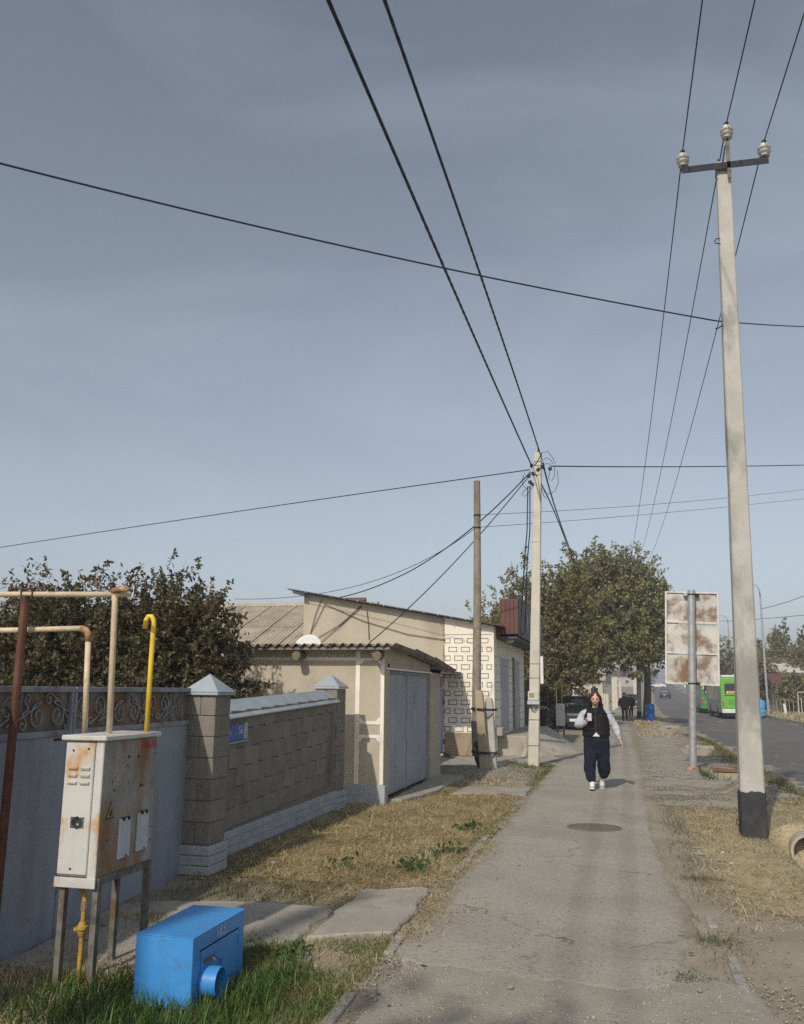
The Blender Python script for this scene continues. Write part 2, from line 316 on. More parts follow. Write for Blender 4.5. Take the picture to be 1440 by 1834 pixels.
M['stone']=pm('pebble',(.32,.295,.25),(.24,.22,.187),30,rough=.95,bump=.4,island=.35)
M['rustgrate']=pm('rusty_sheet',(.20,.10,.06),(.15,.075,.045),4,rough=.9,bump=.3)
M['hay']=leafmat('dry_hay',[(.15,.105,.045),(.40,.305,.15),(.53,.425,.225),(.66,.56,.345),(.28,.205,.095)],.8,.15,(1.6,(.24,.20,.09),.6))
M['hay2']=leafmat('bleached_grass',[(.19,.15,.08),(.40,.33,.19),(.53,.45,.275),(.66,.58,.39)],.8,.15,(1.3,(.28,.235,.13),.7))
M['green']=leafmat('green_blades',[(.035,.075,.017),(.06,.125,.027),(.09,.165,.038),(.14,.20,.055)],.45,.35)
M['turfgreen']=leafmat('turf_green',[(.06,.10,.02),(.095,.155,.032),(.13,.19,.042),(.21,.21,.08)],.55,.3,(2.4,(.20,.17,.075),.7))
M['shortgreen']=leafmat('short_green',[(.06,.09,.022),(.10,.13,.035),(.16,.16,.06),(.26,.215,.10)],.6,.25,(2.2,(.10,.095,.035),.6))
M['weed']=leafmat('weed_leaf',[(.03,.065,.02),(.05,.10,.03),(.075,.125,.04)],.5,.25)
M['leafred']=leafmat('bronze_leaves',[(.045,.054,.026),(.080,.086,.036),(.118,.105,.048),(.155,.108,.060),(.095,.065,.042)],.36,.28)
M['leafolive']=leafmat('olive_leaves',[(.10,.112,.042),(.17,.178,.066),(.25,.24,.098),(.33,.295,.13),(.23,.19,.09)],.5,.35)
M['leafbrown']=leafmat('brown_leaves',[(.08,.088,.034),(.14,.135,.052),(.20,.175,.072),(.24,.18,.078),(.12,.105,.045)],.5,.25)
M['leaffar']=leafmat('far_leaves',[(.13,.14,.06),(.19,.18,.08),(.25,.215,.105),(.23,.175,.095)],.6,.25)
M['poplar']=leafmat('poplar_leaves',[(.08,.095,.04),(.12,.13,.055),(.17,.16,.075)],.6,.25)

# ------------------------------------------------------------------ ground, path, road
def sst(a,b,x): t=np.clip((np.asarray(x,float)-a)/(b-a),0,1); return t*t*(3-2*t)
def road_l(y): return np.interp(y,[-60,45,55,70,100,144,170,300,600],[3.5,3.4,3.1,3.2,3.8,4.9,5.8,9.5,20])
def road_r(y): return np.interp(y,[-60,45,64,79,110,170,300,600],[9.8,9.9,10.2,10.9,11.6,13.2,18.5,32])
def far_z(y): return 3.0*np.clip((np.minimum(np.asarray(y,float),420)-112)/170,0,None)**1.2
DITCH=((4.0,12.2),(19.0,21.6),(26.6,29.6),(39.0,46.5))
def gz(x,y):
    x=np.asarray(x,float); y=np.asarray(y,float)
    z=far_z(y)
    und=.018*np.sin(x*1.9+y*.7)*np.sin(y*1.3-x*.5)+.012*np.sin(x*4.1-y*2.3)+.007*np.sin(x*9.3+y*7.1)
    offpath=1-sst(-2.0,-1.6,x)*(1-sst(.7,1.1,x))
    z=z+und*offpath*(1-sst(60,100,y))
    rl=road_l(y); rr=road_r(y)
    z=z-.17*sst(rl-.9,rl+.1,x)*(1-sst(rr-.1,rr+.12,x))
    z=z+.13*sst(11.85,12.0,y)*(1-sst(17,19,y))*sst(1.65,1.95,x)*(1-sst(2.5,3.2,x))
    for a,b in DITCH:
        z=z-.48*sst(a-.15,a+.25,y)*(1-sst(b-.25,b+.05,y))*sst(1.62,2.0,x)*(1-sst(2.25,2.75,x))
    return z
xs=np.concatenate([[-900,-400,-180,-90,-50,-30,-20,-14,-10,-8,-7,-6,-5.5],np.arange(-5,4.2,.1),[4.4,4.8,5.4,6.2,7.2,8.2,9,9.6,9.8,10,10.2,10.4,10.7,11,11.5,12,13,14,16,18,20,24,30,40,60,100,200,400,900]])
ys=np.concatenate([[-200,-80,-30,-10,-4,0,2,3],np.arange(3.4,31,.1),np.arange(31,60,.3),np.arange(60,110,1.5),np.arange(110,330,8),[360,420,520,700,1000,1600]])
XX,YY=np.meshgrid(xs,ys); ZZ=gz(XX,YY)-.012
nx,ny=len(xs),len(ys); idx=np.arange(nx*ny).reshape(ny,nx)
FQ=np.stack([idx[:-1,:-1],idx[:-1,1:],idx[1:,1:],idx[1:,:-1]],-1).reshape(-1,4)
tag(big_mesh('ground',np.stack([XX,YY,ZZ],-1).reshape(-1,3),FQ,M['soil'],smooth=True),None,None,kind='structure')

def strip(name, ylist, fl, fr, nx, mat, lift, jit=.0, jl=1.7, ragged=False):
    V=[];n=len(ylist)
    for y in ylist:
        l=fl(y); r=fr(y)
        if jit:
            l+=jit*(mnoise.noise((3.1,y*jl,0))+.6*mnoise.noise((1.1,y*jl*4,2))+.35*mnoise.noise((5.1,y*jl*11,2))); r+=jit*1.3*(mnoise.noise((9.7,y*jl,4))+.6*mnoise.noise((7.1,y*jl*4,5))+.35*mnoise.noise((5.1,y*jl*11,7)))
        X=np.linspace(l,r,nx); Yr=np.full(nx,y); lf=lift
        if ragged:
            k=max(0.,1-(y-ylist[0])/.9); Yr=Yr+k*np.array([.16*mnoise.noise((x*1.7,3.3,1))+.10*mnoise.noise((x*5.1,1.3,4))+.05*mnoise.noise((x*13.,1.3,4))-.10*(x+.45)*0+.22*math.exp(-((x+1.35)/.35)**2) for x in X])
            lf=.0055+(lift-.0055)*min(1.,(y-ylist[0])/.5)
        Z=gz(X,Yr)+lf
        Z[0]-=lf+.03; Z[-1]-=lf+.03
        if ragged and y==ylist[0]: Z-=.02
        V.append(np.stack([X,Yr,Z],-1))
    idx=np.arange(n*nx).reshape(n,nx)
    F=np.stack([idx[:-1,:-1],idx[:-1,1:],idx[1:,1:],idx[1:,:-1]],-1).reshape(-1,4)
    return tag(big_mesh(name,np.concatenate(V),F,mat,smooth=False),None,None,kind='structure')
yl=list(np.arange(5.62,40,.06))+list(np.arange(40,110,1.))+list(np.arange(110,300,6.))
def pl(y): return float(np.interp(y,[5,12,22,26,300],[-1.47,-1.47,-1.5,-1.5,-1.3]))
def pr(y): return float(np.interp(y,[5.6,5.9,7.2,8.1,9,16,32,60,120,300],[.10,.30,.50,.46,.34,.35,.59,.7,1.4,3.5]))
def edge_dirt(m, soil=(.25,.21,.15)):
    t=m.node_tree; N=t.nodes; Lk=t.links.new; b=N['Principled BSDF']; src=b.inputs['Base Color'].links[0].from_socket
    g=N.new('ShaderNodeNewGeometry'); sp=N.new('ShaderNodeSeparateXYZ'); Lk(g.outputs['Position'],sp.inputs[0])
    ab=N.new('ShaderNodeMath'); ab.operation='ADD'; ab.inputs[1].default_value=.52; Lk(sp.outputs['X'],ab.inputs[0]); aa=N.new('ShaderNodeMath'); aa.operation='ABSOLUTE'; Lk(ab.outputs[0],aa.inputs[0])
    n=N.new('ShaderNodeTexNoise'); n.inputs['Scale'].default_value=2.6; n.inputs['Detail'].default_value=7; n.inputs['Roughness'].default_value=.7; Lk(g.outputs['Position'],n.inputs['Vector'])
    ad=N.new('ShaderNodeMath'); ad.operation='MULTIPLY_ADD'; ad.inputs[1].default_value=.75; Lk(n.outputs['Fac'],ad.inputs[0]); Lk(aa.outputs[0],ad.inputs[2])
    mr=N.new('ShaderNodeMapRange'); mr.interpolation_type='SMOOTHSTEP'; mr.inputs['From Min'].default_value=1.18; mr.inputs['From Max'].default_value=1.36; mr.inputs['To Max'].default_value=.85; Lk(ad.outputs[0],mr.inputs['Value'])
    q=N.new('ShaderNodeMix'); q.data_type='RGBA'; Lk(mr.outputs['Result'],q.inputs['Factor']); Lk(src,q.inputs['A']); q.inputs['B'].default_value=(*soil,1); Lk(q.outputs['Result'],b.inputs['Base Color'])
edge_dirt(M['asphalt'])
strip('sidewalk',yl,pl,pr,60,M['asphalt'],.012,.05,ragged=True)
strip('road',list(np.arange(-60,60,1.5))+list(np.arange(60,330,4.))+[360,420,520],lambda y: float(road_l(y)),lambda y: float(road_r(y)),14,M['road'],.006,.10,.35)
# broken gravelly patch where the asphalt has worn away
strip('worn_path',list(np.arange(3.0,6.3,.06)),lambda y: -1.42+.0*y,lambda y: .75 if y<5.8 else .75-.9*(y-5.8),30,M['gravel'],.004,.06)
# ragged tongue of asphalt left in the worn patch
def flatpatch(name, pts, mat, lift, thick=.03, parent=None, bevel=0, jitter=.0):
    P=[]
    for i,p in enumerate(pts):
        q=pts[(i+1)%len(pts)]
        k=max(1,int((Vector(q)-Vector(p)).length/.12)) if jitter else 1
        for j in range(k):
            a=Vector(p).lerp(Vector(q),j/k)
            P.append((a.x+random.uniform(-jitter,jitter),a.y+random.uniform(-jitter,jitter)))
    mb=MB(); mb.prism([(x,y,lift-thick+.55*float(gz(x,y))) for x,y in P],(0,0,thick)); return mb.build(name,mat,parent,bevel=bevel)
def conform(name, poly, mat, lift=.005):
    P=np.array(poly); x0,y0=P.min(0); x1,y1=P.max(0); X=np.arange(-5,4.2,.1); X=X[(X>x0-.25)&(X<x1+.25)]; Y=ys[(ys>y0-.25)&(ys<y1+.25)]; XX,YY=np.meshgrid(X,Y)
    XJ=XX+.05*np.sin(YY*7.3+XX*3)+.03*np.sin(YY*19); YJ=YY+.05*np.sin(XX*6.1)+.03*np.sin(XX*17+YY*5)
    cx=XJ[:-1,:-1].ravel()+.10*np.sin(YJ[:-1,:-1].ravel()*3.7); cy=YJ[:-1,:-1].ravel(); ins=np.zeros(len(cx),bool); n=len(P)
    for i in range(n):
        ax,ay=P[i]; bx,by=P[(i+1)%n]; cr=((ay>cy)!=(by>cy))&(cx<(bx-ax)*(cy-ay)/((by-ay)+1e-9)+ax); ins^=cr
    idx=np.arange(XX.size).reshape(XX.shape); F=np.stack([idx[:-1,:-1],idx[:-1,1:],idx[1:,1:],idx[1:,:-1]],-1).reshape(-1,4)[ins]
    V=np.stack([XX,YY,gz(XX,YY)-.012+lift],-1).reshape(-1,3); u,inv=np.unique(F,return_inverse=True)
    return tag(big_mesh(name,V[u],inv.reshape(-1,4),mat,smooth=True),None,None,kind='structure')
# crossing tracks of trodden gravel on the right
conform('track',[(.42,17.3),(1.9,17.4),(3.3,18.6),(3.5,20.4),(1.9,19.2),(.55,19.3)],M['gravel'])
conform('track',[(.45,19.2),(1.8,19.1),(1.5,23.4),(2.6,25.2),(1.9,26.4),(1.7,30),(2.0,38.5),(2.0,47),(.9,46),(.65,32)],M['gravel'])
conform('track',[(.42,14.4),(1.2,14.5),(3.4,15.2),(3.6,15.9),(1.5,15.3),(.42,15.1)],M['gravel'])
conform('track',[(.42,15.9),(1.5,16.1),(3.5,17.0),(3.6,17.6),(1.6,16.8),(.42,16.5)],M['gravel'])
M['thatch']=pm('dry_thatch',(.38,.305,.17),(.46,.375,.225),3,(.35,.65),stain=(.19,.155,.075),ss=2.2,sr=(.5,.72),speck=(.14,.10,.05),ks=65,kr=(.55,.66),rough=.98,bump=1.0,bs=80)
M['thatch2']=pm('pale_thatch',(.36,.30,.19),(.43,.365,.24),2.2,(.35,.65),stain=(.25,.205,.135),ss=1.4,sr=(.48,.72),speck=(.19,.15,.09),ks=65,kr=(.57,.68),rough=.98,bump=1.0,bs=80)
conform('verge',[(-3.86,7.7),(-2.3,8.0),(-1.66,8.3),(-1.6,11),(-1.68,14.8),(-2.4,15.0),(-2.9,15.9),(-3.25,15.2),(-3.2,13.6),(-3.5,13.2),(-3.86,13.1)],M['thatch'],.007)
conform('verge',[(.85,7.9),(1.6,7.6),(3.2,8.3),(3.3,14.3),(2.2,14.0),(.95,13.6),(.75,11),(.85,9.3)],M['thatch2'],.006)
# forecourt of the shop: concrete and gravel
conform('forecourt',[(-4.6,17.6),(-3.3,17.7),(-2.3,18.2),(-1.62,19.0),(-1.62,20.2),(-3.0,20.6),(-4.6,20.4)],M['gravel'],.009)
conform('forecourt',[(-4.6,20.4),(-3.1,20.5),(-2.3,20.3),(-1.6,21.4),(-1.58,27.5),(-2.2,30.5),(-3.15,30.9),(-3.15,23.5),(-4.6,23.5)],M['slab'],.014)

# concrete slabs of the paths to the gates
sr=thing('concrete_slab','sunlit worn concrete slab between the pavement edge and the shaded slab','slab',(-1.85,7.,0.))
flatpatch('slab',[(-2.10,6.13),(-1.55,6.42),(-1.60,7.86),(-2.16,7.73)],M['slab'],.022,.10,sr,bevel=.014,jitter=.028)
sr=thing('concrete_slab','concrete slab beside the blue box, half in shadow','slab',(-2.4,6.4,0.))
flatpatch('slab',[(-3.72,5.1),(-2.95,5.15),(-2.14,6.10),(-2.19,6.98),(-2.72,7.05),(-3.78,6.65)],M['slab'],.012,.10,sr,bevel=.014,jitter=.028)
sr=thing('concrete_slab','low concrete drive slab in front of the grey garage doors','slab',(-1.95,15.7,0.))
flatpatch('slab',[(-2.75,15.0),(-1.55,15.1),(-1.55,16.4),(-2.65,16.0)],M['slab'],.016,.10,sr,bevel=.012,jitter=.02)
sr=thing('concrete_sill','concrete sill along the foot of the grey garage doors','slab',(-3.2,15.6,0.))
flatpatch('slab',[(-3.42,13.5),(-3.22,13.6),(-2.98,15.2),(-2.95,17.6),(-3.44,17.6)],M['slab'],.05,.12,sr,bevel=.015,jitter=.01)

# kerb stones, part buried
ks=MB(); ks.box((0,0,0),(.09,.48,.12)); kme=None
kerbs=[(-1.51,6.22,.5,.03,'pale kerb stone at the pavement edge just before the sunlit slab'),(-1.53,8.95,.55,.022,'kerb stone beside the green weeds at the hay edge'),(-1.54,9.55,.5,.02,'kerb stone after the weeds, second along the hay edge'),(-1.55,10.1,.5,.02,'kerb stone third along the hay edge'),(-1.56,10.7,.5,.015,'kerb stone farthest along the hay edge'),
       (-1.50,4.9,.55,.03,'short pale kerb stone by the green grass at the bottom of the picture'),(.63,5.95,1.05,.02,'long pale kerb stone on the right of the worn path'),(.60,7.42,.34,.012,'small half-buried kerb stone on the right pavement edge')]
for x,y,l,h,lb in kerbs:
    o=MB().box((x,y,h*.25-.06),(.07,l,.12),rotz(random.uniform(-.05,.05))).build('kerb_stone',M['kerb'],None,bevel=.012,seg=2)
    tag(o,lb,'kerb stone','kerb stones along the pavement')
# manhole cover
mh=thing('manhole_cover','round rusty manhole cover in the asphalt pavement','manhole',(-.36,11.78,.012))
m=MB(); m.lathe([(.0,.0),(.295,.0),(.30,.009),(.29,.014),(.0,.014)],(-.36,11.78,.008),n=36); m.build('cover',M['manhole'],mh)
m=MB(); m.lathe([(.306,.0),(.335,.0),(.335,.010),(.306,.012)],(-.36,11.78,.008),n=36,cap=False); m.build('rim',M['manhole'],mh)
for a in range(6):
    x=-.36-.225+a*.09
    MB().box((x,11.78,.024),(.02,2*math.sqrt(max(.01,.27**2-(x+.36)**2)),.005)).build('rib',M['manhole'],mh)

# ------------------------------------------------------------------ left: gate
GA=Vector((-3.54,2.3,0)); GB=Vector((-3.93,7.98,0)); gd=(GB-GA).normalized(); gn=Vector((gd.y,-gd.x,0)); GL=(GB-GA).length
def gp(s,z,o=0.): return GA+gd*s+gn*o+Vector((0,0,z))
gR=Matrix.Rotation(math.atan2(gd.y,gd.x),4,'Z')
gt=thing('metal_gate','grey painted metal gate with scrollwork band along its top','gate',tuple(GA))
def gbox(name,s0,s1,z0,z1,o0,o1,mat,bev=.003,par=None):
    c=gp((s0+s1)/2,(z0+z1)/2,(o0+o1)/2); return MB().box(c,(s1-s0,o1-o0,z1-z0),gR).build(name,mat,par or gt,bevel=bev)
seam=3.485
for s0,s1 in ((0.02,1.90),(1.916,seam-.008),(seam+.008,GL-.06)):
    lf=gbox('leaf',s0,s1,-.03,1.325,-.012,.0,M['gate'])
    gbox('frame_rail',s0,s1,1.315,1.355,-.03,.014,M['gatedark'],par=lf)
    gbox('frame_rail',s0,s1,1.612,1.65,-.03,.016,M['gatedark'],par=lf)
    gbox('backing_sheet',s0+.004,s1-.004,1.35,1.615,-.028,-.020,M['rustsheet'],0,par=lf)
    gbox('stile',s0,s0+.03,-.03,1.65,-.034,.010,M['gatedark'],par=lf); gbox('stile',s1-.03,s1,-.03,1.65,-.034,.010,M['gatedark'],par=lf)
gbox('letter_slot',3.265,3.405,1.285,1.30,.0,.003,M['dark'],0)
gbox('handle',3.525,3.54,.9,1.02,.0,.03,M['gatedark'])
def spiral(cx,cz,r,a0,turns,sgn,n=26):
    return [(cx+r*(1-.86*t)*math.cos(a0+sgn*turns*2*math.pi*t), cz+r*(1-.86*t)*math.sin(a0+sgn*turns*2*math.pi*t)) for t in [i/n for i in range(n+1)]]
def bez(p0,t0,p1,t1,n=12):
    c1=(p0[0]+t0[0],p0[1]+t0[1]); c2=(p1[0]-t1[0],p1[1]-t1[1]); o=[]
    for i in range(1,n):
        t=i/n; o.append(tuple((1-t)**3*p0[k]+3*(1-t)**2*t*c1[k]+3*(1-t)*t*t*c2[k]+t**3*p1[k] for k in (0,1)))
    return o
def scroll(sp1,sp2,k=.10):
    a=list(reversed(sp1)); 
    d1=Vector((a[-1][0]-a[-2][0],a[-1][1]-a[-2][1])).normalized()*k; d2=Vector((sp2[1][0]-sp2[0][0],sp2[1][1]-sp2[0][1])).normalized()*k
    pts=a+bez(a[-1],d1,sp2[0],d2)+sp2
    MB().tube([gp(s,z,-.006) for s,z in pts],.0062,6).build('scroll',M['scroll'],gt,smooth=True)
zc=1.483; s=.26; flip=-1
while s<GL-.55:
    d=flip; flip=-flip
    scroll(spiral(s+.13,zc-d*.022,.098,math.pi*.5*d+.2,1.5,-d,34),spiral(s+.47,zc+d*.030,.090,-math.pi*.5*d,1.5,-d,34),.20)
    scroll(spiral(s+.30,zc+d*.080,.044,-math.pi*.4*d,1.2,d),spiral(s+.345,zc-d*.085,.042,math.pi*.6*d,1.2,d),.09)
    scroll(spiral(s+.015,zc+d*.085,.038,math.pi*.9,1.1,d),spiral(s+.255,zc-d*.105,.022,-.4,1.0,-d),.10)
    s+=.58

# ------------------------------------------------------------------ left: block wall with pillars
bw=thing('block_wall','cinder block yard wall with two capped pillars and whitewashed brick foot','wall',(-3.95,10.4,0))
X0=-3.88
def wtop(y): return 1.36+.135*(y-8.5)/3.9
blk=MB().box((0,0,0),(.19,.386,.184)); bm_=None
def shared(name, size, mat, bev):
    o=MB().box((0,0,0),size).build(name,mat,None,bevel=bev); me=o.data; bpy.data.objects.remove(o); return me
ME_b=shared('block',(.19,.389,.190),M['block'],.004); ME_h=shared('block',(.19,.188,.186),M['block'],.006)
def piece(name, me, loc, parent, rz=0., sc_=None):
    o=bpy.data.objects.new(name,me); COL.objects.link(o); o.parent=parent; o.location=Vector(loc)-wloc(parent); o.rotation_euler=(random.uniform(-.006,.006),random.uniform(-.006,.006),rz+random.uniform(-.006,.006))
    if sc_: o.scale=sc_
    return o
y0,y1=8.12,12.32
MB().prism([(X0-.17,y0,.1),(X0-.17,y1,.1),(X0-.17,y1,wtop(y1)-.02),(X0-.17,y0,wtop(y0)-.02)],(.155,0,0)).build('mortar',M['mortar'],bw)
for k in range(6):
    y=y0+(0 if k%2==0 else -.197)+.2
    while y<y1+.1:
        a=max(y-.192,y0+.002); b=min(y+.192,y1-.002)
        if b-a>.06:
            tilt=.135*((a+b)/2-8.5)/3.9
            piece('block',ME_b,(X0-.095+random.uniform(-.003,.003),(a+b)/2,.25+.097+k*.196*.985+tilt),bw,0,(1,(b-a)/.384,1))
        y+=.396
ME_pl=shared('plinth_brick',(.14,.254,.077),M['plinth'],.005)
MB().span((X0-.15,y0,-.1),(X0+.02,y1,.245)).build('plinth_core',M['plinthgap'],bw)
for k in range(3):
    y=y0+(0 if k%2==0 else .129)
    while y<y1-.02:
        a=max(y,y0); b=min(y+.25,y1); 
        if b-a>.05: piece('plinth_brick',ME_pl,(X0-.045+.003*random.random(),(a+b)/2,.045+k*.08+.03*((a+b)/2-8.5)/3.9),bw,0,(1,(b-a)/.25,1))
        y+=.258
# sloping sheet coping
cp=MB(); e=.012
cp.prism([(X0+.055,y0,wtop(y0)-.022),(X0+.055,y0,wtop(y0)-.008),(X0-.20,y0,wtop(y0)+.15),(X0-.30,y0,wtop(y0)+.10),(X0-.30,y0,wtop(y0)-.03)],(0,y1-y0,wtop(y1)-wtop(y0)))
cp.build('coping',M['zinc'],bw,bevel=.004)
def pillar(cx,cy,wx,wy,h,label=None):
    p=MB().span((cx-wx/2+.012,cy-wy/2+.012,-.1),(cx+wx/2-.012,cy+wy/2-.012,h-.01)).build('pillar',M['mortar'],bw)
    n=round((h-.26)/.2); hh=(h-.26)/n
    for k in range(n):
        z=.26+hh*(k+.5)
        if k%2==0:
            for sx in (-1,1): MB().box((cx+sx*wx/4,cy,z),(wx/2-.004,wy,hh-.008)).build('pillar_block',M['block'],p,bevel=.006)
        else:
            for sy in (-1,1): MB().box((cx,cy+sy*wy/4,z),(wx,wy/2-.004,hh-.008)).build('pillar_block',M['block'],p,bevel=.006)
    for k in range(3):
        MB().box((cx,cy,.04+k*.085),(wx+.05,wy+.05,.08)).build('plinth_course',M['plinth'],p,bevel=.006)
    hw=wx/2+.03; hd=wy/2+.03
    c=MB(); c.span((cx-hw,cy-hd,h-.0),(cx+hw,cy+hd,h+.028)); c.build('cap_rim',M['zinc'],p,bevel=.003)
    c=MB(); n0=len(c.v); c.v+=[(cx-hw-.005,cy-hd-.005,h+.03),(cx+hw+.005,cy-hd-.005,h+.03),(cx+hw+.005,cy+hd+.005,h+.03),(cx-hw-.005,cy+hd+.005,h+.03),(cx,cy,h+.20)]
    c.f+=[(0,1,4),(1,2,4),(2,3,4),(3,0,4),(3,2,1,0)]; c.build('cap',M['zinc'],p)
pillar(-3.80,8.02,.30,.34,1.585); pillar(-4.05,12.55,.33,.42,1.66)

# blue address plate
ad=thing('address_plate','blue street address plate with number 56 on the block wall','sign',(X0+.01,8.6,1.1))
zb=1.165; 
ap=MB().prism([(X0+.012,8.30,zb-.065),(X0+.012,9.03,zb-.04),(X0+.012,9.03,zb+.125),(X0+.012,8.30,zb+.10)],(.008,0,0)).build('plate',M['bluesign'],ad)
MB().prism([(X0+.013,8.30,zb-.085),(X0+.013,9.14,zb-.058),(X0+.013,9.14,zb-.045),(X0+.013,8.30,zb-.069)],(.012,0,0)).build('rail',M['zinc'],ad)
MB().prism([(X0+.012,9.035,zb-.035),(X0+.012,9.13,zb-.03),(X0+.012,9.13,zb+.135),(X0+.012,9.035,zb+.128)],(.006,0,0)).build('blank_strip',M['zinc'],ad)
def text(body, size, loc, rot, mat, parent, name='lettering', ext=.0008, sx=1.0, shear=0.):
    cu=bpy.data.curves.new('t','FONT'); cu.body=body; cu.size=size; cu.extrude=ext; cu.align_x='CENTER'; cu.align_y='CENTER'; cu.shear=shear; cu.resolution_u=3
    o=bpy.data.objects.new('t',cu); COL.objects.link(o); bpy.context.view_layer.update()
    me=bpy.data.meshes.new_from_object(o.evaluated_get(bpy.context.evaluated_depsgraph_get())); bpy.data.objects.remove(o); me.materials.clear(); me.materials.append(mat)
    q=bpy.data.objects.new(name,me); COL.objects.link(q); q.parent=parent; q.location=Vector(loc)-wloc(parent); q.rotation_euler=rot; q.scale=(sx,1,1); return q
RX=(R(90),0,R(90)); RY=(R(90),0,0)      # facing +X, facing the viewer
text('56',.115,(X0+.0215,8.94,zb+.055),RX,M['signwhite'],ad); text('ысты',.085,(X0+.0215,8.60,zb+.04),RX,M['signwhite'],ad); text('еу',.045,(X0+.0215,8.52,zb-.03),RX,M['signwhite'],ad)

# ------------------------------------------------------------------ gas cabinet on legs
gc=thing('gas_cabinet','rusty white gas regulator cabinet on four steel legs by the gate','cabinet',(-3.0,5.06,0))
ax0,ax1,ay0,ay1,az0,az1=-3.135,-2.885,4.75,5.36,.60,1.345
bd=MB().span((ax0,ay0+.012,az0),(ax1-.012,ay1,az1)).build('cabinet_body',M['whitepaint'],gc,bevel=.006)
MB().span((ax0+.004,ay0,az0+.012),(ax1-.06,ay0+.0135,az1-.006)).build('front_door',M['whitepaint'],gc,bevel=.005)
MB().span((ax1-.052,ay0-.002,az0-.01),(ax1,ay0+.0125,az1-.002)).build('corner_post',M['whitepaint'],gc,bevel=.004)
MB().span((ax1-.0125,ay0+.012,az0+.0),(ax1+.001,ay1-.002,az1-.002)).build('side_panel',M['rustside'],gc,bevel=.003)
ld=MB(); ld.prism([(ax0-.02,ay0-.022,az1),(ax1+.022,ay0-.022,az1),(ax1+.022,ay1+.02,az1),(ax0-.02,ay1+.02,az1)],(0,0,.03)); ld.build('lid',M['whitepaint'],gc,bevel=.006)
MB().prism([(ax0-.012,ay0-.014,az1+.0305),(ax1+.012,ay0-.014,az1+.0305),(ax0+.125,ay0+.3,az1+.05)],(0,0,.002)).build('lid_fold',M['whitepaint'],gc) if False else None
for i,x in enumerate((ax0+.062,ax0+.142)):
    for k in range(3):
        z=az1-.145-k*.040
        MB().prism([(x-.028,ay0-.001,z),(x-.028,ay0-.013,z-.004),(x-.028,ay0-.010,z-.014),(x-.028,ay0-.001,z-.024)],(.056,0,0)).build('louvre',M['whitepaint'],gc,bevel=.0015)
lp=MB().span((ax0+.07,ay0-.004,az0+.265),(ax0+.155,ay0+.002,az0+.325)).build('latch_plate',M['chrome'],gc)
MB().lathe([(.034,0),(.034,.003)],(ax0+.112,ay0-.0045,az0+.295),(0,-1,0),8).build('latch_recess',M['latch'],lp)
MB().tube([(ax0+.118,ay0-.010,az0+.288),(ax0+.130,ay0-.012,az0+.280)],.006,8).build('latch_knob',M['chrome'],lp)
for x,z in ((ax0+.055,az1-.055),(ax0+.152,az1-.045),(ax0+.09,az0+.045)): MB().lathe([(.006,0),(.006,.003)],(x,ay0-.001,z),(0,-1,0),8).build('screw_hole',M['dark'],gc)
# rivets/holes and plates on the side panel
sxp=ax1+.0015
for y,z,r in ((5.03,1.24,.018),(5.02,1.19,.014),(5.14,1.235,.020),(5.04,1.09,.009),(4.86,1.11,.009),(4.89,1.06,.012),(5.19,1.06,.022),(5.22,1.06,.008),(4.845,.79,.010),(5.345,1.24,.010),(5.345,.80,.012),(5.345,.72,.012)):
    MB().lathe([(r*.55,0),(r*.5,.0015)],(sxp,y,z),(1,0,0),7).build('paint_chip',M['dark'],gc)
for y0_,z0_ in ((4.955,.665),(5.165,.675)):
    cv=MB().span((sxp,y0_,z0_),(sxp+.012,y0_+.13,z0_+.225)).build('meter_cover',M['greyplate'],gc,bevel=.003)
    for q in (.03,.085): MB().span((sxp+.006,y0_+q,z0_+.212),(sxp+.0135,y0_+q+.028,z0_+.232)).build('cover_notch',M['dark'],cv)
    MB().lathe([(.016,0),(.014,.004)],(sxp+.011,y0_+.09,z0_+.005),(1,0,0),9).build('cover_lock',M['rustypipe'],cv)
tr=MB(); T=[(4.815,.905),(4.905,.905),(4.860,1.005)]
tr.prism([(sxp,y,z) for y,z in T],(.001,0,0)); wt=tr.build('warning_triangle',M['blackink'],gc)
c_=(4.86,.938); tr=MB().prism([(sxp+.0011,c_[0]+(y-c_[0])*.76,c_[1]+(z-c_[1])*.76) for y,z in T],(.0008,0,0)); tr.build('triangle_field',M['yellowink'],wt)
tr=MB().prism([(sxp+.0022,4.85,.918),(sxp+.0022,4.868,.918),(sxp+.0022,4.874,.938),(sxp+.0022,4.862,.965),(sxp+.0022,4.858,.945),(sxp+.0022,4.848,.938)],(.0006,0,0)); tr.build('flame_symbol',M['blackink'],wt)
text('16/618',.068,(sxp+.001,5.255,1.297),RX,M['redink'],gc)
# legs and base angle frame
fr=MB(); fr.span((ax0-.004,ay0-.006,az0-.055),(ax1+.004,ay0+.004,az0-.001)); fr.build('base_angle',M['whitepaint'],gc,bevel=.002)
MB().span((ax1-.006,ay0+.005,az0-.045),(ax1+.004,ay1+.004,az0-.001)).build('base_angle',M['steelleg'],gc,bevel=.002)
for x,y,mm in ((ax0+.012,ay0+.02,0),(ax1-.03,ay0+.02,0),(ax0+.012,ay1-.03,1),(ax1-.03,ay1-.03,1)):
    l=MB(); l.span((x+.006,y,-.15),(x+.042,y+.006,az0-.002)); l.span((x+.036,y+.0065,-.15),(x+.042,y+.040,az0-.002)); l.build('leg',M['steelleg'],gc,bevel=.0015)
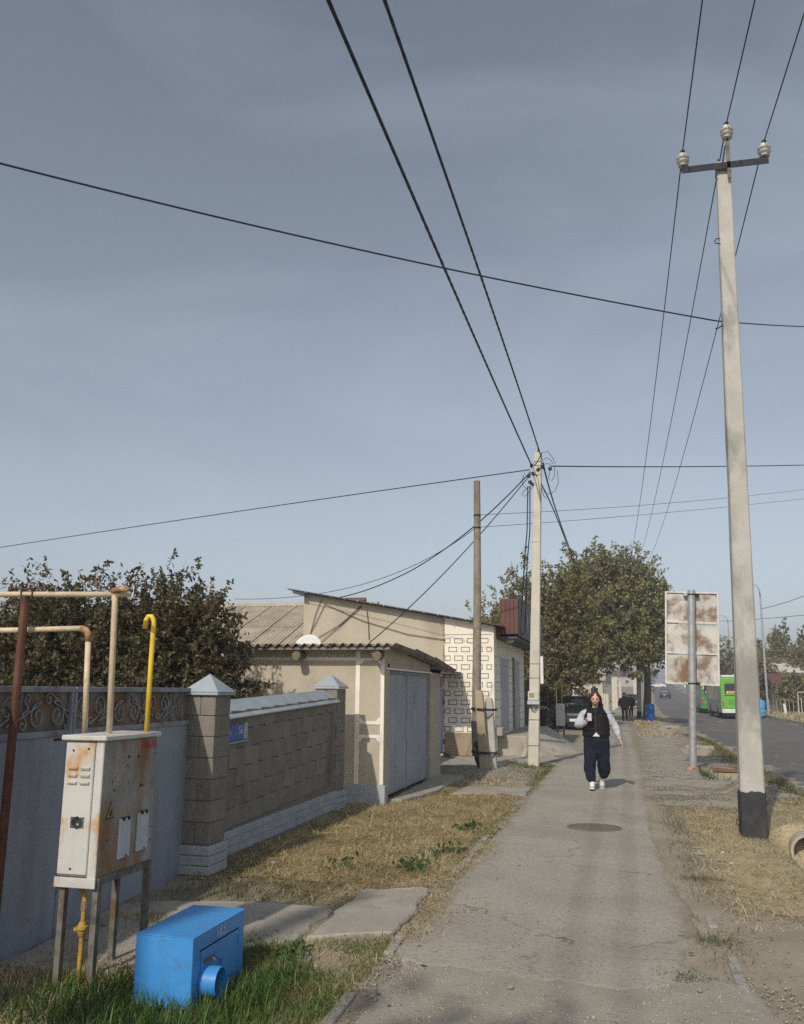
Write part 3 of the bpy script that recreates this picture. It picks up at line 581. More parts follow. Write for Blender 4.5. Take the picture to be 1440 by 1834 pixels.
# little yellow gas line below
gx,gy=ax0+.10,ay0+.09
MB().tube([(gx-.02,gy,.60),(gx-.02,gy,.57),(gx-.01,gy,.535),(gx+.02,gy,.515),(gx+.04,gy,.49),(gx+.04,gy,.40),(gx+.038,gy,.02),(gx+.035,gy,-.1)],.0135,10).build('supply_pipe',M['dirtyyellow'],gc,smooth=True)
vb=MB(); vb.lathe([(.017,0),(.024,.01),(.024,.035),(.034,.04),(.034,.055),(.024,.06),(.018,.08)],(gx+.038,gy,.27),n=10); vb.tube([(gx-.005,gy-.01,.305),(gx+.02,gy-.005,.305)],.013,8); vb.build('valve',M['dirtyyellow'],gc,smooth=40)
MB().lathe([(.018,0),(.018,.05)],(gx+.04,gy,.41),n=8).build('coupling',M['rustypipe'],gc)

# ------------------------------------------------------------------ gas pipes
gp1=thing('gas_pipe','tall cream gas pipe rising from the cabinet to a horizontal run','pipe',(-3.0,4.95,1.37))
y=4.98
MB().tube([(-3.0,y,1.372),(-3.03,y+.01,2.16),(-3.035,y+.01,2.21)],.0185,10).build('riser',M['creampipe'],gp1,smooth=True)
MB().tube([(-5.6,y+.01,2.26),(-4.2,y+.01,2.235),(-2.93,y+.01,2.215)],.018,10).build('horizontal_run',M['creampipe'],gp1,smooth=True)
MB().tube([(-3.05,y+.012,2.235),(-2.98,y-.03,2.245),(-2.88,y-.10,2.235)],[.021,.019,.016],9).build('pipe_stub',M['rustypipe'],gp1,smooth=True)
gp2=thing('gas_pipe','shorter cream gas pipe elbowing left above the cabinet','pipe',(-3.14,5.03,1.37))
y=5.05
MB().tube([(-3.21,y,1.372),(-3.235,y,1.94)],.0175,10).build('riser',M['creampipe'],gp2,smooth=True)
MB().tube([(-3.235,y,1.93),(-3.238,y,1.975),(-3.255,y,2.0),(-3.29,y,2.012)],.021,10).build('elbow',M['rustypipe'],gp2,smooth=True)
MB().tube([(-3.285,y,2.012),(-3.7,y,2.005),(-5.6,y,1.98)],.0175,10).build('horizontal_run',M['creampipe'],gp2,smooth=True)
yp=thing('vent_pipe','bright yellow gas vent pipe with hooked top behind the cabinet','pipe',(-2.93,5.25,1.37))
y=5.22
MB().tube([(-2.885,y,1.372),(-2.885,y,1.8),(-2.883,y,2.04),(-2.886,y,2.075),(-2.90,y,2.098),(-2.922,y,2.098),(-2.938,y,2.075),(-2.94,y,2.02)],.0155,12).build('hooked_pipe',M['yellow'],yp,smooth=True)
bp=thing('steel_post','rusty brown steel post holding up the cream gas pipe at the far left','post',(-3.66,4.98,0))
MB().tube([(-3.655,4.96,-.1),(-3.650,4.965,2.215)],.027,12).build('post',M['brownpost'],bp,smooth=30)
MB().tube([(-3.69,4.97,2.19),(-3.69,4.97,2.26),(-3.61,4.97,2.26),(-3.61,4.97,2.19)],.006,6).build('bracket',M['brownpost'],bp)

# ------------------------------------------------------------------ blue box
bb=thing('blue_meter_box','bright blue steel box numbered 183 with a pipe stub, standing in tall grass','box',(-2.42,5.05,0))
bx0,bx1,by0,by1,bz=-2.60,-2.262,4.735,5.42,.335
MB().span((bx0,by0,-.02),(bx1,by1,bz)).build('box_body',M['bluebox'],bb,bevel=.005,seg=2)
MB().span((bx0-.004,by0-.004,bz-.001),(bx1+.006,by1+.004,bz+.004)).build('top_sheet',M['bluebox'],bb,bevel=.0015)
dr=MB().span((bx1,by0+.10,.02),(bx1+.006,by1-.10,.245)).build('door',M['bluebox'],bb,bevel=.002)
MB().span((bx1+.0005,by0+.088,.246),(bx1+.0015,by1-.088,.254)).build('door_gap',M['dark'],bb)
MB().span((bx1+.0005,by1-.10,.03),(bx1+.0015,by1-.092,.245)).build('door_gap',M['dark'],bb)
MB().span((bx1+.006,by0+.13,.178),(bx1+.018,by0+.25,.196)).build('hasp',M['steelleg'],dr,bevel=.003)
MB().tube([(bx1+.018,by0+.21,.188),(bx1+.030,by0+.215,.178),(bx1+.032,by0+.218,.168)],.005,6).build('bolt',M['chrome'],dr)
for z in (.19,.07): MB().tube([(bx1+.007,by1-.092,z-.025),(bx1+.007,by1-.092,z+.025)],.008,8).build('hinge',M['bluebox'],bb)
pst=MB(); pst.lathe([(.078,0),(.078,.095),(.071,.095),(.071,.0)],(bx1+.001,by0+.16,.083),(1,0,0),28,cap=False); pst.build('pipe_stub',M['bluebox'],bb,smooth=40)
MB().lathe([(.070,0),(.070,.004)],(bx1+.0065,by0+.16,.083),(1,0,0),24).build('pipe_mouth',M['dark'],bb)
MB().tube([(bx1+.008,by0+.29,.17),(bx1+.010,by0+.32,.155),(bx1+.012,by0+.345,.16),(bx1+.012,by0+.35,.11)],.004,6).build('ring',M['bluebox'],bb)
text('183',.085,(bx1+.002,by0+.345,.293),RX,M['whiteink'],bb,sx=1.05)

# ------------------------------------------------------------------ garage
YG=13.32; XG=-3.43; GLX=-7.2
ga=thing('garage','beige plastered garage with white trim, wavy asbestos roof and grey doors','garage',(-4.5,15.5,0))
MB().span((GLX,YG,-.1),(XG-.02,YG+.2,2.33)).build('front_wall',M['plaster'],ga)
sw=MB()
sw.span((XG-.22,YG+.201,1.98),(XG-.02,17.75,2.05)); sw.span((XG-.22,YG+.201,-.1),(XG-.02,YG+.3,2.27)); sw.span((XG-.22,16.75,-.1),(XG-.02,17.75,2.1)); sw.build('side_wall',M['plaster'],ga)
MB().prism([(XG-.20,YG+.3,2.051),(XG-.20,17.75,2.051),(XG-.20,17.75,2.06),(XG-.20,YG+.3,2.30)],(.17,0,0)).build('gable',M['plaster'],ga)
MB().span((GLX,17.55,-.1),(XG-.25,17.74,2.0)).build('back_wall',M['plaster'],ga)
# plinth at the corner
MB().span((-4.04,YG-.035,-.1),(XG+.012,YG-.001,.26)).build('plinth',M['plinth'],ga,bevel=.006)
MB().span((XG-.018,YG-.034,-.1),(XG+.014,YG+.16,.255)).build('plinth',M['plinth'],ga,bevel=.006)
# white trim bands (raised plaster)
def ftrim(x0,x1,z0,z1,o=.012): MB().span((x0,YG-o,z0),(x1,YG+.002,z1)).build('trim_band',M['trim'],ga,bevel=.003)
ftrim(GLX,-3.905,2.085,2.14); ftrim(-3.905,-3.835,.27,2.235); ftrim(-3.51,-3.452,.27,2.13); ftrim(-3.834,-3.511,2.085,2.125)
ftrim(-3.834,-3.511,1.135,1.185,.011); ftrim(-3.834,-3.511,.935,.985,.011)
def notch(cx,cz,sx,sz): MB().prism([(cx,YG-.0105,cz),(cx+sx*.055,YG-.0105,cz),(cx+sx*.045,YG-.0105,cz+sz*.022),(cx+sx*.022,YG-.0105,cz+sz*.045),(cx,YG-.0105,cz+sz*.055)],(0,.012,0)).build('trim_notch',M['trim'],ga)
for cz,szz in ((2.085,-1),(1.185,1),(.935,-1)):
    notch(-3.834,cz,1,szz); notch(-3.511,cz,-1,szz)
# trim around the doors on the street side
MB().span((XG-.022,13.42,1.955),(XG+.004,16.80,1.985)).build('door_trim',M['trim'],ga,bevel=.003)
# doors
def leaf(y0,y1):
    d=MB().span((XG-.10,y0,.07),(XG-.075,y1,1.90)).build('door',M['garagedoor'],ga,bevel=.003)
    n=2
    for i in range(n):
        a=y0+(y1-y0)*i/n+.012; b=y0+(y1-y0)*(i+1)/n-.012
        MB().span((XG-.076,a,.10),(XG-.067,b,1.87)).build('door_panel',M['garagedoor'],d,bevel=.003)
    for z in (.35,1.5): MB().tube([(XG-.066,y1-.02,z-.05),(XG-.066,y1-.02,z+.05)],.014,8).build('hinge',M['gatedark'],d)
leaf(13.55,14.98); leaf(15.0,16.65)
MB().span((XG-.105,14.965,.06),(XG-.058,15.02,1.91)).build('meeting_bar',M['gatedark'],ga,bevel=.004)
df=MB(); df.span((XG-.14,13.44,.02),(XG-.05,13.548,1.954)); df.span((XG-.14,16.652,.02),(XG-.05,16.745,1.954)); df.span((XG-.14,13.549,1.902),(XG-.05,16.651,1.954)); df.build('door_frame',M['gatedark'],ga,bevel=.004)
MB().span((XG-.30,13.63,-.05),(XG-.225,16.7,1.975)).build('door_lining',M['dark'],ga)
# roof: asbestos sheets, ribs running back
def corr(xa,xb,yz,pitch,amp,thick,seed=0,sub=8):
    n=int((xb-xa)/pitch*sub); V=[];F=[]
    for (yy,zz) in yz:
        for i in range(n+1):
            x=xa+(xb-xa)*i/n; V.append((x,yy,zz+amp*math.cos(2*math.pi*(x-xa)/pitch)))
    k=n+1; m_=len(yz)
    for (yy,zz) in yz:
        for i in range(n+1):
            x=xa+(xb-xa)*i/n; V.append((x,yy,zz-thick+amp*math.cos(2*math.pi*(x-xa)/pitch)))
    o2=k*m_
    for r in range(m_-1):
        for i in range(n):
            a=r*k+i; F.append((a,a+1,a+1+k,a+k)); F.append((o2+a+k,o2+a+1+k,o2+a+1,o2+a))
    for i in range(n):
        F.append((i,o2+i,o2+i+1,i+1)); a=(m_-1)*k+i; F.append((a+1,o2+a+1,o2+a,a))
    for r in range(m_-1):
        a=r*k; F.append((a,a+k,o2+a+k,o2+a)); a=r*k+n; F.append((a+k,a,o2+a,o2+a+k))
    mb=MB(); mb.v=V; mb.f=F; return mb
xa=-3.20
for i in range(4):
    x1=xa-i*1.02; x0=x1-1.09
    j=random.uniform(-.012,.012)
    corr(x0,x1,[(12.96+j,2.315-.004*i),(14.6,2.255-.004*i)],.137,.024,.008).build('roof_sheet',M['asbestos'],ga,recalc=False,smooth=50)
    corr(x0+.01,x1+.012,[(14.35,2.29),(16.1,2.185)],.137,.024,.008).build('roof_sheet',M['asbestos'],ga,recalc=False,smooth=50)
    corr(x0+.01,x1+.02,[(15.9,2.215),(18.1,2.03)],.137,.024,.008).build('roof_sheet',M['asbestos'],ga,recalc=False,smooth=50)
MB().span((GLX,13.02,2.235),(-3.30,13.10,2.272)).build('eaves_batten',M['wood'],ga,bevel=.004)
MB().span((GLX,16.8,2.05),(-3.28,16.9,2.09)).build('eaves_batten',M['wood'],ga,bevel=.004)
for x,dx in ((-4.77,.0),(-3.53,.03)):
    lg=MB().tube([(x+dx,13.02,2.15),(x,13.319,2.165)],.068,14).build('log_beam',M['logend'],ga,smooth=40)
MB().tube([(-3.56,13.08,2.205),(-3.54,13.318,2.21)],.05,12).build('log_beam',M['logend'],ga,smooth=40)

# satellite dish standing on the garage roof
ds=thing('satellite_dish','small white satellite dish peeping over the garage roof edge','satellite dish',(-5.6,15.2,2.25))
dsk=MB(); c=Vector((-5.35,15.2,2.36)); axn=Vector((.02,-.93,.36)).normalized()
dsk.lathe([(0.001,-.002),(.10,.004),(.19,.018),(.245,.035),(.252,.033),(.19,.010),(.10,-.006),(.001,-.014)],c,axn,32,cap=False); dsk.build('reflector',M['dish'],ds,smooth=40)
MB().tube([(-5.35,15.24,2.22),(-5.35,15.24,2.36)],.018,8).build('mast',M['galv'],ds)
text('funkey',.085,c+axn*.012+Vector((0,-.006,.055)),(R(69),0,0),M['outline'],ds,shear=.3,ext=.003)

# ------------------------------------------------------------------ yard house with tan roof
ho=thing('yard_house','low house with tan corrugated roof seen left of the plastered gable','house',(-11,29,0))
e1=at(400,1165,26.0); r1=at(420,1085,30.0)
for i in range(8):
    x1=-8.2-i*1.0; x0=x1-1.06
    corr(x0,x1,[(25.6,2.75),(28.2,3.72)],.15,.028,.01).build('roof_sheet',M['oldroof'],ho,recalc=False,smooth=50)
    corr(x0,x1+.01,[(28.0,3.68),(30.6,4.62)],.15,.028,.01).build('roof_sheet',M['oldroof'],ho,recalc=False,smooth=50)
MB().span((-16.2,30.5,4.60),(-8.2,30.75,4.70)).build('ridge_cap',M['oldroof'],ho)
MB().tube([(-9.55,30.4,4.74),(-8.6,30.4,4.74)],.11,10).build('ridge_flashing',M['maroon'],ho)
MB().span((-16,26.2,-.1),(-8.6,30,2.7)).build('house_wall',M['plaster2'],ho)

# ------------------------------------------------------------------ shop
YS=23.6; XS=-3.16; XL=-8.46
shp=thing('shop_building','plastered shop with mono-pitch roof and white street corner of painted brick outlines','shop',(-5,26,0))
def rz_(x): return 4.27+(3.33-4.27)*(x-XL)/(XS-XL)
MB().prism([(XL,YS,-.1),(-4.5,YS,-.1),(-4.5,YS,rz_(-4.5)),(XL,YS,rz_(XL))],(0,7.6,0)).build('plaster_wall',M['plaster2'],shp)
MB().prism([(-4.499,YS-.012,-.1),(XS,YS-.012,-.1),(XS,YS-.012,rz_(XS)),(-4.499,YS-.012,rz_(-4.5))],(0,7.6,0)).build('white_wall',M['whitewall'],shp)
MB().span((-4.50,YS-.04,.0),(XS+.012,YS-.013,.58)).build('plinth',M['plinthbrown'],shp,bevel=.008)
MB().span((-4.515,YS-.02,.6),(-4.475,YS-.0125,3.52)).build('rust_streak',M['rustypipe'],shp)
# painted brick outlines
bwid,bhei,lw=.232,.132,.016
def outline(a,b,z,axis='y'):
    m_=MB()
    if axis=='y':
        f=YS-.0145
        for (p,q,r_,s_) in ((a,b,z,z+lw),(a,b,z+bhei-lw,z+bhei),(a,a+lw,z+lw,z+bhei-lw),(b-lw,b,z+lw,z+bhei-lw)): m_.span((p,f,r_),(q,f+.0024,s_))
    m_.build('brick_outline',M['outline'],shp)
for k in range(11):
    z=.60+k*.228; x=-4.47+(.10 if k%2 else -.08)
    while x<XS-.09:
        a=max(x,-4.47); b=min(x+bwid,XS-.06)
        if b-a>.05: outline(a,b,z)
        x+=.338
MB().span((-4.47,YS-.0145,3.10),(XS-.05,YS-.0125,3.112)).build('painted_line',M['outline'],shp)
# roof
MB().prism([(XL-.40,YS-.28,rz_(XL-.4)+.02),(XS+.25,YS-.28,rz_(XS+.25)+.02),(XS+.25,YS-.28,rz_(XS+.25)+.045),(XL-.40,YS-.28,rz_(XL-.4)+.05)],(0,8.2,0)).build('roof',M['darkmetal'],shp)
MB().prism([(XL-.25,YS-.26,rz_(XL-.25)-.06),(XL+.1,YS-.26,rz_(XL+.1)-.10),(XL+.1,YS-.26,rz_(XL+.1)+.018),(XL-.25,YS-.26,rz_(XL-.25)+.018)],(0,.10,0)).build('fascia',M['darkmetal'],shp)
for i in range(14):
    x=XL+.15+i*.37; MB().box((x,YS-.29,rz_(x)+.036),(.02,.03,.045)).build('roof_clip',M['galv'],shp)
# street side: shutters, door, painted courses
MB().span((XS-.003,24.9,.55),(XS+.02,26.6,2.55)).build('shutter',M['shutter'],shp,bevel=.004)
MB().span((XS-.003,28.0,.52),(XS+.02,29.6,2.60)).build('shop_door',M['shutter'],shp,bevel=.004)
MB().span((XS-.003,27.75,.52),(XS+.05,27.98,2.66)).build('door_jamb',M['wood'],shp,bevel=.004)
for k in range(9):
    z=.74+k*.226
    for a,b in ((23.75,24.2),(24.55,24.85),(26.7,27.2),(27.35,27.7),(29.7,30.2),(30.5,30.9)):
        MB().span((XS+.0005,a,z),(XS+.0025,b,z+.014)).build('course_line',M['outline'],shp)
# landing, ramp
MB().span((XS+.001,24.2,-.05),(-2.35,31.2,.50)).build('landing',M['rampcem'],shp,bevel=.02)
MB().prism([(-2.349,24.6,.0),(-1.72,26.8,.0),(-2.349,31.0,.48),(-2.349,24.7,.48)],(0,0,-.05)).build('ramp',M['slab'],shp) if False else None
rmp=MB(); rmp.v=[(-2.36,24.3,-.02),(-2.36,31.1,-.02),(-2.36,31.1,.49),(-2.36,24.5,.46),(-1.15,25.9,-.02),(-1.55,31.0,-.02),(-2.0,24.1,-.02),(-2.55,23.95,-.02),(-2.55,24.25,.47)]
rmp.f=[(2,3,4,5),(3,6,4),(0,1,5,4,6),(1,2,5),(3,8,7,6),(0,6,7)]; rmp.build('ramp',M['rampcem'],shp)
MB().span((XS+.002,23.75,.5),(XS+.18,24.25,.72)).build('step_block',M['slab'],shp,bevel=.02)
# sign box on the eaves
sb=thing('shop_sign_box','maroon sheet-metal sign box with dark face jutting from the shop eaves','sign',(-2.8,28,3.0))
MB().span((-3.05,24.02,3.14),(-2.56,31.5,4.08)).build('box_shell',M['maroon'],sb,bevel=.01)
for i in range(5): MB().span((-3.03+i*.115,23.995,3.16),(-3.015+i*.115,24.03,4.07)).build('sheet_rib',M['maroon'],sb,bevel=.004)
MB().span((-2.575,24.06,3.10),(-2.535,31.55,4.10)).build('sign_face',M['darksign'],sb,bevel=.004)
MB().span((-3.6,24.02,3.10),(-3.06,25.2,3.42)).build('eaves_return',M['maroon'],sb,bevel=.01)
MB().span((-3.4,24.1,3.02),(-2.6,31.4,3.09)).build('soffit',M['darkmetal'],sb)
for y_,h_ in ((24.6,.62),(26.3,.5),(30.9,.55)):
    q=MB(); q.prism([(-2.534,y_,3.62-h_*.7),(-2.534,y_+.14,3.5),(-2.534,y_+.2,3.7),(-2.534,y_+.08,3.62+h_*.7),(-2.534,y_-.02,3.75)],(.002,0,0)); q.build('peeled_patch',M['greyplate'],sb)
for i in range(9):
    q=MB().span((-2.534,26.9+i*.36,3.6),(-2.532,26.98+i*.36,3.92)); q.build('faded_letter_stroke',M['signwhite'],sb)
MB().lathe([(.11,0),(.10,.05),(.05,.09)],(-2.85,24.6,3.02),(0,0,-1),12).build('soffit_lamp',M['paleplastic'],sb)

# blue wicket door beside the shop
wd=thing('blue_door','pale blue metal yard door with grille top and notice, between garage and shop','door',(-4.5,22.9,0))
MB().span((-4.52,22.15,.06),(-4.49,23.50,1.70)).build('leaf',M['bluedoor'],wd,bevel=.004)
for y_ in (22.24,22.95,23.40): MB().span((-4.489,y_,.07),(-4.478,y_+.03,1.69)).build('rib',M['bluedoor'],wd,bevel=.003)
g_=MB().span((-4.52,22.15,1.701),(-4.50,23.50,2.03)).build('grille_back',M['whitewall'],wd)
for i in range(9):
    y_=22.2+i*.15; MB().tube([(-4.492,y_,1.71),(-4.49,y_+.05*(-1)**i,1.86),(-4.492,y_,2.02)],.009,6).build('grille_bar',M['darkmetal'],g_)
MB().span((-4.477,22.72,1.15),(-4.474,22.98,1.50)).build('notice',M['notice'],wd)
MB().tube([(-4.47,22.26,1.0),(-4.44,22.27,1.0),(-4.44,22.27,.88),(-4.47,22.26,.88)],.010,6).build('handle',M['dark'],wd)
for z in (.35,1.35): MB().box((-4.48,23.50,z),(.03,.05,.13)).build('hinge',M['dark'],wd)
ca=MB().span((-4.55,21.9,2.045),(-4.02,23.55,2.125)).build('canopy',M['darkmetal'],wd,bevel=.006)
MB().box((-4.25,22.9,.06),(.08,1.3,.04),rotz(.35)).build('drain_bar',M['darkmetal'],wd)
MB().span((-4.62,17.9,-.05),(-4.56,22.1,2.0)).build('side_post',M['gatedark'],wd)

# ------------------------------------------------------------------ poles
def rect_pole(name_mat, base, top, wb, wt, db, dt, n=14, wob=.004):
    rings=[]; base=Vector(base); top=Vector(top)
    for i in range(n+1):
        t=i/n; c=base.lerp(top,t); a=(wb+(wt-wb)*t)/2; b=(db+(dt-db)*t)/2; k=min(a,b)*.16
        j=lambda: random.uniform(-wob,wob)
        rings.append([Vector((c.x+x,c.y+y,c.z)) for x,y in ((-a+k+j(),-b),(a-k+j(),-b),(a+j(),-b+k),(a+j(),b-k),(a-k,b),(-a+k,b),(-a+j(),b-k),(-a+j(),-b+k))])
    return MB().loft(rings)
PB=Vector((1.495,11.9,0)); PT=Vector((1.655,11.9,8.83))
def insulator(base, par, s=.82):
    m=MB(); m.lathe([(.028*s,0),(.070*s,.0),(.085*s,.012*s),(.060*s,.035*s),(.060*s,.055*s),(.100*s,.075*s),(.106*s,.092*s),(.075*s,.118*s),(.072*s,.130*s),(.104*s,.148*s),(.107*s,.165*s),(.075*s,.19*s),(.060*s,.205*s),(.062*s,.225*s),(.045*s,.262*s),(.030*s,.272*s)],base,n=22)
    o=m.build('insulator',M['porcelain'],par,smooth=50)
    MB().tube([Vector(base)+Vector((0,0,-.07)),Vector(base)+Vector((0,0,.0))],.014,8).build('pin',M['steel'],o)
    MB().lathe([(.001,-.03),(.03,-.02),(.036,.0),(.03,.022),(.001,.03)],Vector(base)+Vector((0,-.02,.262*s)),(0,1,0),10).build('wire_tie',M['wire'],o)
def power_pole(loc_b, loc_t, label, detailed=True, group='tall roadside power poles'):
    b=Vector(loc_b); t=Vector(loc_t); lean=(t-b)
    p=thing('power_pole',label,'utility pole',tuple(b),group)
    sh=rect_pole(None,b-Vector((0,0,.3)),t,.285,.175,.26,.17).build('shaft',M['concrete'],p,smooth=30)
    # black painted foot, ragged upper edge
    m=MB(); n=48; rings=[]
    for z in (-.05,.25,.0):
        ring=[]
        for i in range(n):
            a=2*math.pi*i/n; cx,cy=math.cos(a),math.sin(a); q=max(abs(cx)/.147,abs(cy)/.135)
            zz=z if z!=0.0 else .50+.008*math.sin(i*.55)+.006*math.sin(i*1.3)
            ring.append(b+Vector((cx/q,cy/q,zz))+lean*(zz/lean.z)*1.0-Vector((0,0,lean.z*(zz/lean.z))) )
        rings.append(ring)
    m.loft(rings,cap=False); m.build('black_foot',M['blackpaint'],p)
    zc=t.z-.10
    cr=MB(); c=b+lean*((zc)/lean.z); cr.span((c.x-.56,c.y-.150,zc-.05),(c.x+.57,c.y-.140,zc+.045)); cr.span((c.x-.56,c.y-.1395,zc+.037),(c.x+.57,c.y-.065,zc+.045)); cr.build('crossarm',M['steel'],p)
    insulator((c.x-.53,c.y-.10,zc+.075),p); insulator((c.x+.53,c.y-.10,zc+.075),p)
    MB().span((c.x+.035,c.y-.150,zc-.20),(c.x+.085,c.y-.137,zc+.36)).build('top_bracket',M['steelleg'],p,bevel=.003)
    MB().tube([(c.x-.01,c.y-.10,zc+.08),(c.x+.03,c.y-.12,zc+.30)],.010,6).build('brace',M['steel'],p)
    insulator((c.x+.062,c.y-.13,zc+.40),p)
    MB().tube([(c.x-.055,c.y,t.z-.02),(c.x-.055,c.y,t.z+.09)],.010,6).build('rebar',M['steel'],p)
    for z in (zc-.02,):
        MB().tube([(c.x-.11,c.y-.14,z),(c.x-.115,c.y-.10,z-.14),(c.x-.09,c.y-.09,z-.14)],.008,6).build('clamp_bolt',M['steel'],p)
    q=b+lean*(.87); MB().tube([q+Vector((-.09,-.1,.0)),q+Vector((-.14,-.1,-.005)),q+Vector((-.165,-.1,-.035)),q+Vector((-.15,-.1,-.07)),q+Vector((-.09,-.1,-.075))],.007,6).build('lifting_loop',M['steel'],p)
    q=b+lean*(.72); MB().tube([q+Vector((-.10,-.1,.08)),q+Vector((-.16,-.13,.03)),q+Vector((-.20,-.13,.02))],.010,6).build('hook',M['steel'],p)
    MB().tube([b+Vector((-.14,-.1,.20)),b+Vector((-.185,-.1,.17)),b+Vector((-.19,-.1,.12)),b+Vector((-.15,-.1,.08))],.007,6).build('foot_loop',M['steel'],p)
    return p,c
pole1,c1=power_pole(PB,PT,'tall near concrete power pole with black painted foot and crossarm of insulators')
pole3,c3=power_pole((1.15,59.0,0),(1.35,59.0,9.3),'distant concrete power pole beside the tree trunk and blue barrel')

# lower concrete pole with service cables
P2B=Vector((-1.95,21.0,0)); P2T=Vector((-1.70,21.0,7.28))
p2=thing('service_pole','pale concrete service pole with meter box and tangle of cables at its top','utility pole',tuple(P2B))
rect_pole(None,P2B-Vector((0,0,.3)),P2T,.25,.17,.24,.17).build('shaft',M['concretelight'],p2,smooth=30)
def on2(z,dx=0.,dy=0.): return P2B.lerp(P2T,z/P2T.z)+Vector((dx,dy,0))
for z in (.45,1.02,1.95,2.27,5.1,6.72,6.95,7.05): 
    a=.125-.04*z/7.3+.002
    q=on2(z); ring=[q+Vector((sx*a,sy*a,0)) for sx,sy in ((-1,-1),(1,-1),(1,1),(-1,1),(-1,-1))]
    MB().tube(ring,.0045 if z<6 else .011,5).build('strap',M['steel'] if z<5 else M['chrome'],p2)
mbx=thing('meter_box','grey plastic electricity meter box strapped to the service pole','meter box',tuple(on2(1.4,0,-.2)))
q=on2(1.55,0,-.175); MB().box(q,(.25,.11,.20)).build('case',M['paleplastic'],mbx,bevel=.012)
MB().box(q+Vector((-.04,-.057,.015)),(.11,.012,.10)).build('window',M['yellowink'],mbx,bevel=.003)
MB().box(on2(1.40,.0,-.18),(.27,.12,.09)).build('terminal_cover',M['greyplate'],mbx,bevel=.01)
MB().tube([on2(1.36,-.06,-.18),on2(1.26,-.05,-.18),on2(1.22,.02,-.17),on2(1.30,.08,-.16)],.012,7).build('cable_loop',M['wire'],mbx,smooth=True)
cbx=thing('cable_duct','narrow white duct strip on the street side of the service pole','duct',tuple(on2(2.0,.17)))
MB().box(on2(2.13,.165,-.02),(.07,.09,.62)).build('duct_cover',M['buswhite'],cbx,bevel=.006)
# top fittings
MB().tube([on2(7.25),on2(7.42)],.012,6).build('rebar',M['steel'],p2)
for dx,z in ((-.14,6.95),(-.10,6.75),(.12,6.9),(-.17,6.55),(-.12,6.5),(.30,6.85),(.02,6.85),(-.20,6.7)):
    MB().box(on2(z,dx,-.09),(.07,.06,.09),Matrix.Rotation(random.uniform(0,3),4,'Y')).build('clamp',M['steel'],p2,bevel=.008)
MB().tube([on2(6.95,.09,-.05),on2(7.0,.2,-.05),on2(6.98,.32,-.05)],.014,6).build('hook_bracket',M['galv'],p2)
loops=[[(-.09,6.95),(-.02,7.02),(.10,7.25),(.25,7.28),(.38,7.08),(.42,6.96)],[(.1,7.05),(.22,7.13),(.33,7.05),(.36,6.97)],[(.28,6.93),(.30,6.78),(.26,6.62),(.34,6.55),(.40,6.66),(.41,6.9)],[(.10,6.5),(.18,6.28),(.3,6.24),(.42,6.3),(.5,6.5),(.47,6.8)],[(.1,6.4),(.16,6.2),(.22,6.12),(.25,6.2),(.2,6.3)],
       [(-.11,6.45),(-.22,6.42),(-.32,6.32),(-.36,6.24),(-.28,6.2),(-.18,6.32),(-.1,6.42)],[(-.3,6.78),(-.36,6.6),(-.32,6.45),(-.22,6.38)],[(-.1,6.9),(.02,6.6),(.06,6.3),(.1,6.1)]]
for lp_ in loops:
    MB().tube([on2(z,dx,-.10) for dx,z in lp_],.007,6).build('loose_wire',M['wire'],p2,smooth=True)

# old wooden pole tied to concrete stubs
wp=thing('wooden_pole','old weathered wooden pole wired to two concrete stub posts','utility pole',(-2.95,20.0,0))
MB().tube([(-3.10,20.1,.25),(-3.09,20.1,1.6),(-3.06,20.1,3.5),(-3.05,20.1,5.4),(-3.05,20.1,6.44)],[.098,.100,.090,.080,.074],12).build('timber',M['wood'],wp,smooth=40)
MB().tube([(-2.98,20.1,-.1),(-3.05,20.1,.14),(-3.09,20.1,.5),(-3.11,20.1,1.0)],[.03,.08,.108,.106],10).build('charred_foot',M['blackpaint'],wp,smooth=40)
def stub(bx,tx,by,h,w_): 
    m=MB(); rings=[]
    for t in (0,.5,.94,1.0):
        c=Vector((bx+(tx-bx)*t,by,-.1+(h+.1)*t)); a=w_/2*(1-.1*t)*(.72 if t==1.0 else 1)
        rings.append([c+Vector((x*a,y*a,0)) for x,y in ((-1,-.8),(-.8,-1),(.8,-1),(1,-.8),(1,.8),(.8,1),(-.8,1),(-1,.8))])
    return m.loft(rings)
stub(-2.88,-3.0,19.85,1.66,.20).build('stub_post',M['plinthbrown'],wp,smooth=30); stub(-2.73,-2.81,20.05,1.50,.19).build('stub_post',M['concrete'],wp,smooth=30)
for z in (1.27,1.25,.36,.33):
    MB().tube([(-3.2,20.0,z),(-3.15,19.98,z+.01),(-3.02,19.73,z),(-2.85,19.73,z-.01),(-2.66,19.93,z-.02),(-2.64,20.1,z-.02),(-2.8,20.21,z),(-3.1,20.21,z),(-3.2,20.08,z)],.013,6).build('binding_wire',M['wire'],wp,smooth=True)
for z in (5.62,5.33): MB().lathe([(.085,-.02),(.085,.02)],(-3.05,20.1,z),n=12).build('band',M['steel'],wp)

# pole with a shadow only seen from here: stands behind the viewer on the left
p4=thing('power_pole','concrete pole behind the viewer whose shadow falls beside the blue box','utility pole',(-3.95,-1.9,0),'tall roadside power poles')
rect_pole(None,(-3.95,-1.9,-.2),(-3.9,-1.9,7.3),.27,.19,.25,.18).build('shaft',M['concrete'],p4)

